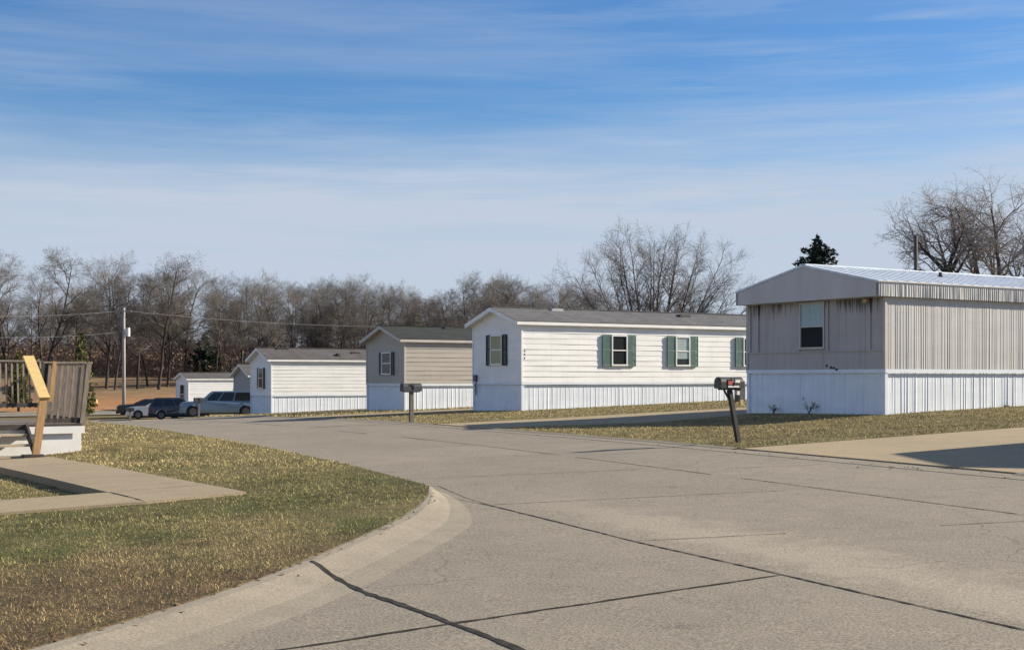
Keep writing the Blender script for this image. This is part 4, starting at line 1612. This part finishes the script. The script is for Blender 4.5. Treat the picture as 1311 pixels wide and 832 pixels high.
# ------------------------------------------------------------------ poles and wires
def pole(name, label, px, Y, top_z, r0, r1, mat, cat='utility pole'):
    X = at(px, Y)
    z = gz(X, Y)
    root = empty(name, (X, Y, z), 0, label, cat)
    p = MB()
    h = top_z-z
    p.tube([(0, 0, -.3), (0, 0, h*.5), (0, 0, h)], [r0, (r0+r1)/2, r1], 10)
    p.build('shaft', mat, root, smooth=True)
    return root, (X, Y, top_z)


pr, ptop = pole('utility_pole', 'pale utility pole standing behind the black car and white sedan', 158.5, 116, 7.6, .17, .12, M['pole'])
hh = 7.6-gz(ptop[0], 116)
q = MB(); q.tube([(.42, -.12, hh-2.5), (.42, -.12, hh-1.75)], [.16, .16], 10); q.box(.1, .42, -.06, .02, hh-2.2, hh-2.1); q.build('lamp_box', M['trim'], pr)
q = MB(); q.box(-.7, .7, -.16, -.08, hh-.35, hh-.24); q.build('crossarm', M['pole'], pr)
p2, p2top = pole('utility_pole', 'thin brown pole rising behind the beige home roof', 1172.5, 66, 8.6, .1, .095, M['pole_dark'])


def wire(a, b, sag, label, r=.012):
    mb = MB()
    pts = []
    for k in range(15):
        t = k/14
        pts.append((a[0]+(b[0]-a[0])*t, a[1]+(b[1]-a[1])*t, a[2]+(b[2]-a[2])*t-sag*4*t*(1-t)))
    mb.tube(pts, [r]*15, 4)
    o = mb.build('power_line', M['wire'])
    return tag(o, label, 'power line')


p3, p3top = pole('utility_pole', 'weathered utility pole whose top shows over the tan home roof', 503, 128, 6.35, .12, .1, M['pole'])
wire((ptop[0]+.5, 115.9, 7.3), (p3top[0], 128, 6.4), .3, 'pale overhead wire from the pole to above the tan home', .013)
wire((ptop[0]-.5, 115.9, 7.3), (at(-60, 108), 108, 6.6), .25, 'upper overhead wire left of the utility pole', .015)
wire((ptop[0]-.1, 115.9, 5.5), (at(-60, 108), 108, 4.9), .3, 'lower overhead wire left of the utility pole', .014)


# ------------------------------------------------------------------ trees
def perp(d, rg):
    v = Vector((rg.gauss(0, 1), rg.gauss(0, 1), rg.gauss(0, 1)))
    v = v-d*v.dot(d)
    if v.length < 1e-4:
        v = Vector((1, 0, 0)).cross(d)
    return v.normalized()


def grow(rg, levels, base_dirs, trunk_mb, crown_mb, split_level=1):
    """levels: list of dicts(len, seg, wob, n, ang, up, start, r, k, taper)"""
    def branch(p, d, ln, r, lv):
        cfg = levels[lv]
        ns = cfg['seg']
        pts, rads, dirs = [Vector(p)], [r], [Vector(d)]
        q, dd = Vector(p), Vector(d)
        for i in range(ns):
            dd = (dd + perp(dd, rg)*rg.gauss(0, cfg['wob']) + Vector((0, 0, cfg['up']))).normalized()
            q = q + dd*(ln/ns)
            pts.append(q.copy())
            rads.append(max(cfg.get('rmin', .004), r*(1-(1-cfg['taper'])*(i+1)/ns)))
            dirs.append(dd.copy())
        (trunk_mb if lv <= split_level else crown_mb).tube(pts, rads, cfg['k'], False)
        if lv+1 < len(levels):
            nx = levels[lv+1]
            n = int(cfg['n']*rg.uniform(.8, 1.2)+.5)
            for j in range(n):
                f = cfg['start']+(1-cfg['start'])*((j+rg.random())/n)
                f = min(f, .999)
                i = min(int(f*ns), ns-1)
                u = f*ns-i
                pp = pts[i].lerp(pts[i+1], u)
                rr = rads[i]+(rads[i+1]-rads[i])*u
                d0 = dirs[i+1]
                a = R(rg.uniform(*cfg['ang']))
                cd = (d0*math.cos(a)+perp(d0, rg)*math.sin(a)).normalized()
                cl = nx['len']*rg.uniform(.65, 1.2)*(1-cfg['fall']*f)
                branch(pp, cd, cl, min(rr*.75, nx['r']*rg.uniform(.8, 1.2)), lv+1)
    for (p, d, ln, r) in base_dirs:
        branch(Vector(p), Vector(d).normalized(), ln, r, 0)


def tree_proto(name, kind, seed, bark, twig):
    rg = random.Random(seed)
    tm, cm = MB(), MB()
    if kind == 'oak':
        h = 14.5
        lv = [dict(seg=9, wob=.09, up=.04, n=14, ang=(38, 72), start=.26, fall=.45, taper=.18, k=7, len=h, r=.2),
              dict(len=5.2, seg=6, wob=.2, up=.05, n=8, ang=(30, 65), start=.25, fall=.4, taper=.3, k=5, r=.095),
              dict(len=2.5, seg=4, wob=.24, up=.04, n=7, ang=(28, 60), start=.15, fall=.35, taper=.35, k=4, r=.045),
              dict(len=1.25, seg=3, wob=.25, up=.03, n=5, ang=(25, 60), start=.1, fall=.3, taper=.4, k=3, r=.022),
              dict(len=.62, seg=2, wob=.22, up=.03, n=0, ang=(0, 0), start=0, fall=0, taper=.5, k=3, r=.014, rmin=.008)]
        grow(rg, lv, [((0, 0, -.2), (rg.gauss(0, .06), rg.gauss(0, .06), 1), h*rg.uniform(.82, 1), rg.uniform(.14, .21))], tm, cm)
    elif kind == 'young':
        h = 11
        lv = [dict(seg=8, wob=.07, up=.05, n=16, ang=(28, 55), start=.3, fall=.55, taper=.12, k=6, len=h, r=.12),
              dict(len=3.4, seg=5, wob=.18, up=.06, n=8, ang=(28, 55), start=.2, fall=.4, taper=.3, k=4, r=.05),
              dict(len=1.6, seg=3, wob=.22, up=.05, n=7, ang=(25, 55), start=.1, fall=.35, taper=.35, k=3, r=.024),
              dict(len=.75, seg=2, wob=.2, up=.04, n=0, ang=(0, 0), start=0, fall=0, taper=.4, k=3, r=.012, rmin=.006)]
        base = [((0, 0, -.2), (rg.gauss(0, .05), rg.gauss(0, .05), 1), h, .13)]
        if rg.random() < .6:
            base.append(((.1, .1, -.2), (rg.gauss(0, .15), rg.gauss(0, .15), 1), h*.85, .1))
        grow(rg, lv, base, tm, cm)
    elif kind == 'fan':
        base = []
        for tl, n_, ln_, rr_ in ((41, 13, 8.3, .075), (26, 11, 9.0, .085), (9, 6, 9.3, .1)):
            for i in range(n_):
                a = 2*math.pi*(i+.5*(tl == 25))/n_+rg.uniform(-.12, .12)
                tilt = R(tl+rg.uniform(-4, 4))
                d = (math.sin(tilt)*math.cos(a), math.sin(tilt)*math.sin(a), math.cos(tilt))
                base.append(((.14*math.cos(a), .14*math.sin(a), -.2), d, ln_*rg.uniform(.94, 1.05), rr_*rg.uniform(.8, 1.15)))
        lv = [dict(seg=8, wob=.035, up=.0, n=15, ang=(20, 46), start=.22, fall=.5, taper=.12, k=6, len=9, r=.12),
              dict(len=2.7, seg=5, wob=.09, up=.02, n=9, ang=(26, 56), start=.12, fall=.5, taper=.25, k=4, r=.038),
              dict(len=1.05, seg=3, wob=.13, up=.01, n=5, ang=(25, 58), start=.15, fall=.3, taper=.35, k=3, r=.017),
              dict(len=.5, seg=2, wob=.14, up=.02, n=0, ang=(0, 0), start=0, fall=0, taper=.5, k=3, r=.007, rmin=.0035)]
        grow(rg, lv, base, tm, cm, 0)
    elif kind == 'fork':
        lv = [dict(seg=7, wob=.13, up=.03, n=5, ang=(32, 66), start=.25, fall=.35, taper=.3, k=7, len=5, r=.2),
              dict(len=2.4, seg=6, wob=.2, up=.05, n=5, ang=(30, 62), start=.15, fall=.35, taper=.3, k=5, r=.055),
              dict(len=1.35, seg=4, wob=.22, up=.03, n=5, ang=(28, 60), start=.12, fall=.3, taper=.35, k=4, r=.022),
              dict(len=.8, seg=3, wob=.22, up=.01, n=4, ang=(25, 60), start=.1, fall=.3, taper=.4, k=3, r=.014),
              dict(len=.34, seg=2, wob=.2, up=.01, n=0, ang=(0, 0), start=0, fall=0, taper=.5, k=3, r=.008, rmin=.0045)]
        tm.tube([(0, 0, -.3), (.03, 0, 2.5), (0, .02, 5.6), (0, 0, 5.95)], [.3, .24, .2, .19], 10)
        base = [((-.02, 0, 5.7), (-.75, .2, .7), 2.5, .125), ((.03, 0, 5.7), (.72, -.1, .8), 2.6, .125),
                ((0, .04, 5.75), (.1, .7, .8), 2.4, .12), ((0, -.04, 5.75), (-.1, -.75, .8), 2.4, .12), ((0, 0, 5.8), (.1, .05, 1), 2.9, .12),
                ((0, 0, 5.3), (-.85, -.4, .45), 2.5, .1), ((0, 0, 5.3), (.85, .4, .45), 2.5, .1)]
        grow(rg, lv, base, tm, cm, 0)
    elif kind == 'limbs':
        lv = [dict(seg=8, wob=.12, up=.025, n=9, ang=(30, 62), start=.3, fall=.35, taper=.3, k=7, len=8, r=.2),
              dict(len=3.4, seg=6, wob=.2, up=.05, n=6, ang=(30, 60), start=.15, fall=.35, taper=.3, k=5, r=.08),
              dict(len=1.8, seg=4, wob=.22, up=.03, n=5, ang=(28, 60), start=.12, fall=.3, taper=.35, k=4, r=.03),
              dict(len=.9, seg=3, wob=.22, up=.01, n=4, ang=(25, 60), start=.1, fall=.3, taper=.4, k=3, r=.014),
              dict(len=.45, seg=2, wob=.2, up=.01, n=0, ang=(0, 0), start=0, fall=0, taper=.5, k=3, r=.008, rmin=.0045)]
        tm.tube([(0, 0, -.3), (0, 0, 2.), (.05, 0, 3.5)], [.42, .36, .32], 10)
        base = [((-.1, 0, 3.3), (-.22, .1, 1), 7.2, .2), ((.1, .02, 3.3), (.75, .1, .85), 7.4, .22), ((.12, -.05, 3.3), (.5, -.3, .95), 7.2, .18),
                ((.15, .05, 3.2), (.95, .35, .6), 6.6, .16), ((0, .1, 3.3), (.1, .55, 1), 7, .16), ((0, -.1, 3.3), (.05, -.5, 1), 6.8, .15)]
        grow(rg, lv, base, tm, cm, 0)
    root = empty(name)
    t = tm.build('trunk', bark, root, smooth=True, fix=False)
    c = cm.build('crown', twig, root, smooth=True, fix=False)
    return root


used = set()


def place(proto, X, Y, rz, sc, label, group=None, cat='tree'):
    o = proto if proto.name not in used else copy_tree(proto)
    used.add(proto.name)
    o.location = (X, Y, gz(X, Y)-.05)
    o.rotation_euler = (0, 0, rz)
    o.scale = (sc[0], sc[0], sc[1]) if isinstance(sc, tuple) else (sc, sc, sc)
    tag(o, label, cat, group)
    return o


oaks = [tree_proto('bare_oak', 'oak', 100+i, M['bark_oak'], M['twig_oak']) for i in range(6)]
youngs = [tree_proto('bare_sapling', 'young', 200+i, M['bark_oak'], M['twig_oak']) for i in range(3)]
rt = random.Random(5)

# open stand on the left, trunks in view
left_stand = [
    (8, 152, 15.6, 'bare oak at the left edge above the deck railing'),
    (58, 156, 16.6, 'tallest bare oak above the deck, left of the gap'),
    (96, 168, 14.2, 'slender bare oak above the right end of the deck railing'),
    (136, 153, 15.4, 'bare oak just left of the pale utility pole'),
    (147, 151, 13.6, 'bare oak close behind the pale utility pole'),
    (176, 153, 14.0, 'bare oak first to the right of the utility pole'),
    (189, 158, 13.2, 'thin bare oak second to the right of the utility pole'),
    (203, 152, 15.6, 'bare oak third to the right of the utility pole'),
    (214, 157, 15.0, 'bare oak with forked top, fourth right of the utility pole'),
    (236, 160, 14.6, 'bare oak behind the gable of the farthest white home'),
]
for i, (px, Y, h, lab) in enumerate(left_stand):
    X = at(px, Y)
    k = h/14.2*.88
    place(oaks[i % 6], X, Y, rt.uniform(0, 6.28), (k*rt.uniform(.95, 1.12), k), lab)
# deeper rows behind the left stand
for px in range(-70, 262, 21):
    Y = rt.uniform(172, 205)
    X = at(px+rt.uniform(-8, 8), Y)
    tp = 338 if px < 235 else 390
    h = (482-tp+rt.uniform(-22, 8)*1.0)*Y/1700+1.6-gz(X, Y)
    h = max(7, h*.84)
    place(oaks[rt.randrange(6)], X, Y, rt.uniform(0, 6.28), (h/14.2*rt.uniform(.9, 1.1), h/14.2), 'bare oak deep in the woods left of the gap in the treeline', 'oaks deep in the left woods')
# the thick wood behind the white homes
topk = [(262, 405), (275, 352), (300, 348), (330, 346), (380, 351), (440, 350), (480, 356), (520, 363), (560, 358), (600, 352), (650, 348), (700, 356), (740, 356), (765, 380)]
row = 0
for (Y0, Y1, stp, drop) in ((158, 170, 23, 8), (176, 192, 18, 2), (198, 220, 22, -2)):
    px = 270 if row else 282
    while px < 768:
        Y = rt.uniform(Y0, Y1)
        p = px+rt.uniform(-6, 6)
        X = at(p, Y)
        tp = float(np.interp(p, [q[0] for q in topk], [q[1] for q in topk]))
        g = gz(X, Y)
        h = (482-tp-drop+rt.uniform(-14, 5))*Y/1700+1.6-g
        if rt.random() < .72:
            place(oaks[rt.randrange(6)], X, Y, rt.uniform(0, 6.28), (h/16.6*rt.uniform(.9, 1.15), h/16.6), 'bare oak in the thick leafless wood behind the white and tan homes', 'oaks in the thick wood behind the homes')
        else:
            place(youngs[rt.randrange(3)], X, Y, rt.uniform(0, 6.28), (h/13.*rt.uniform(1, 1.2), h/13.), 'bare young tree in the thick leafless wood behind the white and tan homes', 'young trees in the thick wood behind the homes')
        px += stp
    row += 1

# the back of the wood, all along
for px in range(-80, 775, 15):
    Y = rt.uniform(224, 262)
    X = at(px+rt.uniform(-6, 6), Y)
    tp = 385 if px < 235 else (418 if px < 268 else float(np.interp(px, [q[0] for q in topk], [q[1] for q in topk]))+16)
    h = (482-tp+rt.uniform(-16, 8))*Y/1700+1.6-gz(X, Y)
    place(youngs[rt.randrange(3)] if rt.random() < .5 else oaks[rt.randrange(6)], X, Y, rt.uniform(0, 6.28), (h/14., h/15.), 'bare tree at the back of the far wood', 'trees at the back of the wood')

# single trees
fan = tree_proto('bare_fan_tree', 'fan', 301, M['bark_fan'], M['twig_fan'])
place(fan, at(833, 76), 76, .6, (.98, 1.0), 'large bare tree of many spreading stems behind the white home with shutters')
fk = tree_proto('bare_elm', 'fork', 311, M['bark_elm'], M['twig_elm'])
place(fk, at(1214, 78), 78, .15, (1.2, 1.2), 'bare elm with a low fork just right of the thin brown pole')
lb = tree_proto('bare_elm', 'limbs', 321, M['bark_elm'], M['twig_elm'])
place(lb, at(1272, 78), 78, 0., (1.08, 1.06), 'bare elm with thick dark limbs at the right edge')


# ------------------------------------------------------------------ evergreens, brush, weeds
def leaf_cloud(rg, centers, n_each, size, spread, flat=1.):
    V, T = [], []
    for (c, rad) in centers:
        n = max(9, int(n_each*rad**1.3))
        p = rg.normal(0, 1, (n, 3))
        p /= np.linalg.norm(p, axis=1, keepdims=True)+1e-6
        p *= (rg.uniform(.3, 1, (n, 1))**.6)*rad*np.array([1, 1, flat])
        p += np.array(c)
        d1 = rg.normal(0, 1, (n, 3))
        d1 /= np.linalg.norm(d1, axis=1, keepdims=True)+1e-6
        d2 = rg.normal(0, 1, (n, 3))
        s = size*rg.uniform(.6, 1.4, (n, 1))
        tri = np.stack([p+d1*s, p-d1*s*.5+d2*s*spread, p-d1*s*.5-d2*s*spread], 1)
        V.append(tri.reshape(-1, 3))
        T.append(np.repeat(rg.uniform(0, 1, n), 3))
    return np.concatenate(V), np.concatenate(T)


def conifer(name, label, X, Y, h, rad, mat, seed, size=.14, n_each=260, lean=0.):
    rg = np.random.default_rng(seed)
    root = empty(name, (X, Y, gz(X, Y)-.05), 0, label, 'tree')
    t = MB()
    t.tube([(0, 0, -.1), (0, 0, h*.5), (0, 0, h*.97)], [.14, .08, .015], 7)
    tr = t.build('trunk', M['bark_elm'], root, smooth=True)
    cs = []
    z = h
    while z > h*.08:
        f = z/h
        rr = rad*(1-f)**.8+.04
        k = max(2, int(4+7*(1-f)))
        a0 = rg.uniform(0, 6.28)
        for j in range(k):
            a = a0+6.28*j/k+rg.uniform(-.4, .4)
            q = rr*rg.uniform(.55, 1.15)
            m_ = max(1, int(q/.22))
            for e in range(m_):
                u = (e+.7)/m_
                cs.append(((q*u*math.cos(a)+lean*z, q*u*math.sin(a), z-.10*q*u+.22*q*u*u+rg.uniform(-.05, .05)), (.24-.12*u)*(.5+.6*min(1, rr))))
        z -= .17+.12*(1-f)
    V, T = leaf_cloud(rg, cs, n_each, size, .3, .7)
    tri_object('foliage', V, T, mat, root)
    return root


conifer('cedar', 'dark green cedar top behind the beige home roof', at(1047, 74), 74, 8.7, 6.0, M['needle'], 1, .13, 170)
conifer('cedar', 'yellow green cedar behind the right end of the deck railing', at(104, 62), 62, 4.25, .95, M['needle_y'], 2, .09, 330)
conifer('cedar', 'small yellow green cedar far behind the left part of the deck railing', at(24, 118), 118, 5.2, 1.4, M['needle_y'], 3, .13, 200)
conifer('cedar', 'dark spreading cedar at the wood edge left of the grey home', at(262, 172), 172, 6.0, 3.0, M['needle'], 4, .2, 60)

rg = np.random.default_rng(9)
n = 52000
px = rg.uniform(-80, 800, n)
Y = 166+rg.uniform(0, 1, n)**.8*85
keep = (px > 225) | (Y > 174)
px, Y = px[keep], Y[keep]
X = (px-655.5)/1700*Y
clump = .5+.5*np.sin(X*.55+1.3*np.sin(Y*.31))*np.sin(Y*.42+X*.21)
n = len(X)
hh_ = (1.0+3.4*clump*rg.uniform(.35, 1, n))*np.where(Y > 205, 1.55, 1.)
Z = gza(X, Y)
lean_ = rg.normal(0, .22, (n, 2))
wd = rg.uniform(.012, .05, n)
V = np.empty((n*3, 3, 3))
V[0::3, 0] = np.stack([X-wd, Y, Z], 1)
V[0::3, 1] = np.stack([X+wd, Y, Z], 1)
tips = np.stack([X+lean_[:, 0]*hh_, Y+lean_[:, 1]*hh_, Z+hh_], 1)
V[0::3, 2] = tips
for q in (1, 2):       # dead leaves and side twigs held on each stem
    f_ = rg.uniform(.25, 1, (n, 1))
    c_ = np.stack([X, Y, Z], 1)*(1-f_)+tips*f_+rg.normal(0, .16, (n, 3))
    d_ = rg.normal(0, .16, (n, 3))
    e_ = rg.normal(0, .06, (n, 3))
    V[q::3, 0] = c_+d_
    V[q::3, 1] = c_-d_*.6+e_
    V[q::3, 2] = c_-d_*.6-e_
tone = np.clip(.5*clump+rg.uniform(0, .6, n), 0, 1)
o = tri_object('underbrush', V.reshape(-1, 3), np.repeat(np.repeat(tone, 3), 3), M['brush'])
tag(o, 'brown leafy underbrush along the foot of the far wood', 'underbrush', kind='stuff')


def weed(label, X, Y, h, seed):
    rg_ = np.random.default_rng(seed)
    root = empty('weed', (X, Y, gz(X, Y)+.03), 0, label, 'weed')
    mb = MB()
    r_ = random.Random(seed)
    cs = []
    for k in range(5):
        a = r_.uniform(0, 6.28)
        tip = (r_.uniform(.05, .22)*math.cos(a), r_.uniform(.05, .12)*math.sin(a), h*r_.uniform(.6, 1.))
        mb.tube([(0, 0, 0), (tip[0]*.4, tip[1]*.4, tip[2]*.6), tip], [.008, .006, .003], 4)
        for f in (.5, .75, 1):
            cs.append(((tip[0]*f, tip[1]*f, tip[2]*f), .07))
    mb.build('stem', M['post_dark'], root)
    V_, T_ = leaf_cloud(rg_, cs, 120, .022, .4)
    tri_object('leaves', V_, T_, M['weed'], root)


def on_front(u, off):     # a point just in front of the beige home's street end
    s, t = st(A_loc[0], A_loc[1])
    return xy(s+u, t-off)


weed('dry dark weed against the blue shaded skirting, left of the window', *on_front(3.9, .2), .24, 1)
weed('taller dark weed against the skirting below the window', *on_front(2.55, .18), .40, 2)

# stacked pale boards lying on the orange bank
lx, ly = at(116, 128), 128.
root = empty('lumber_stack', (lx, ly, gz(lx, ly)), .1, 'stack of pale yellow boards lying on the orange bank', 'lumber')
for k in range(4):
    b = MB()
    b.box(-.62+k*.03, .62-k*.02, -.3, .3, .02+k*.09, .1+k*.09)
    b.build('board', M['lumber'], root)

# ------------------------------------------------------------------ sun, sky, camera
sun = bpy.data.lights.new('sun', 'SUN')
sun.energy = 5.0
sun.angle = R(.5)
sun.color = (1, .90, .74)
so = bpy.data.objects.new('sun', sun)
C.objects.link(so)
az, elv = R(SUN_AZ), R(SUN_EL)
to_sun = Vector((math.sin(az)*math.cos(elv), math.cos(az)*math.cos(elv), math.sin(elv)))
so.rotation_euler = to_sun.to_track_quat('Z', 'Y').to_euler()

w = bpy.data.worlds.new('World')
scene.world = w
w.use_nodes = True
nt = w.node_tree
bg = nt.nodes['Background']
sky = N(nt, 'ShaderNodeTexSky', sky_type='NISHITA')
sky.sun_disc = False
sky.sun_elevation = elv
sky.sun_rotation = az
sky.air_density = 1.0
sky.dust_density = .4
sky.ozone_density = 3.0
co = N(nt, 'ShaderNodeTexCoord').outputs['Generated']
sp_ = N(nt, 'ShaderNodeSeparateXYZ')
nt.links.new(co, sp_.inputs[0])
zz = sp_.outputs['Z']
n1 = noise(nt, mapping(nt, co, (1.1, 1.1, 8), (0, R(3), 0)), 1.5, 5, .5)
n2 = noise(nt, mapping(nt, co, (1.6, 1.6, 26), (0, R(-3), 0)), 1.8, 5, .5)
hgt = math_n(nt, 'ADD', zz, math_n(nt, 'MULTIPLY', math_n(nt, 'SUBTRACT', n1, .5), -.13))
hgt = math_n(nt, 'ADD', hgt, math_n(nt, 'MULTIPLY', math_n(nt, 'SUBTRACT', n2, .5), -.03))
veil = maprange(nt, hgt, .115, .205, .84, .06)
wisp = math_n(nt, 'MULTIPLY', maprange(nt, math_n(nt, 'ADD', math_n(nt, 'MULTIPLY', n1, .6), math_n(nt, 'MULTIPLY', n2, .4)), .48, .70, 0, .26), maprange(nt, zz, .02, .16, .2, 1))
n3 = noise(nt, mapping(nt, co, (2.0, 2.0, 30), (0, R(4), 0)), 2.6, 9, .66)
n4 = noise(nt, mapping(nt, co, (.8, .8, 5), (0, R(5), 0)), 1.4, 3, .5)
fil = math_n(nt, 'MULTIPLY', maprange(nt, n3, .44, .74, 0, .42), maprange(nt, n4, .40, .60, .15, 1))
wisp = math_n(nt, 'ADD', wisp, fil)
cl = math_n(nt, 'MULTIPLY', math_n(nt, 'ADD', veil, wisp, True), maprange(nt, zz, .3, .6, 1, .6))
cl = math_n(nt, 'MAXIMUM', cl, maprange(nt, zz, .3, .5, 0, .32))
cloud = (5.7, 6.5, 7.8)
cm = N(nt, 'ShaderNodeMix', data_type='RGBA')
nt.links.new(cl, cm.inputs[0])
hsv = N(nt, 'ShaderNodeHueSaturation')
hsv.inputs['Hue'].default_value = .51
hsv.inputs['Saturation'].default_value = 1.38
hsv.inputs['Value'].default_value = 1.38
nt.links.new(sky.outputs[0], hsv.inputs['Color'])
nt.links.new(hsv.outputs[0], cm.inputs[6])
cm.inputs[7].default_value = rgb(cloud)
nt.links.new(cm.outputs[2], bg.inputs[0])
bg.inputs[1].default_value = .05

cam = bpy.data.cameras.new('camera')
cam.sensor_width = 36
cam.lens = 1700/1311*36
cam.shift_y = (482-416)/1311
cam.clip_start = .1
cam.clip_end = 8000
co_ = bpy.data.objects.new('camera', cam)
C.objects.link(co_)
co_.location = (0, 0, 1.6)
co_.rotation_euler = (R(90), 0, 0)
scene.camera = co_

vs = scene.view_settings
vs.view_transform = 'Standard'
vs.look = 'None'
vs.exposure = .92
vs.gamma = 1
vs.use_curve_mapping = False
scene.cycles.max_bounces = 6
scene.cycles.transparent_max_bounces = 12
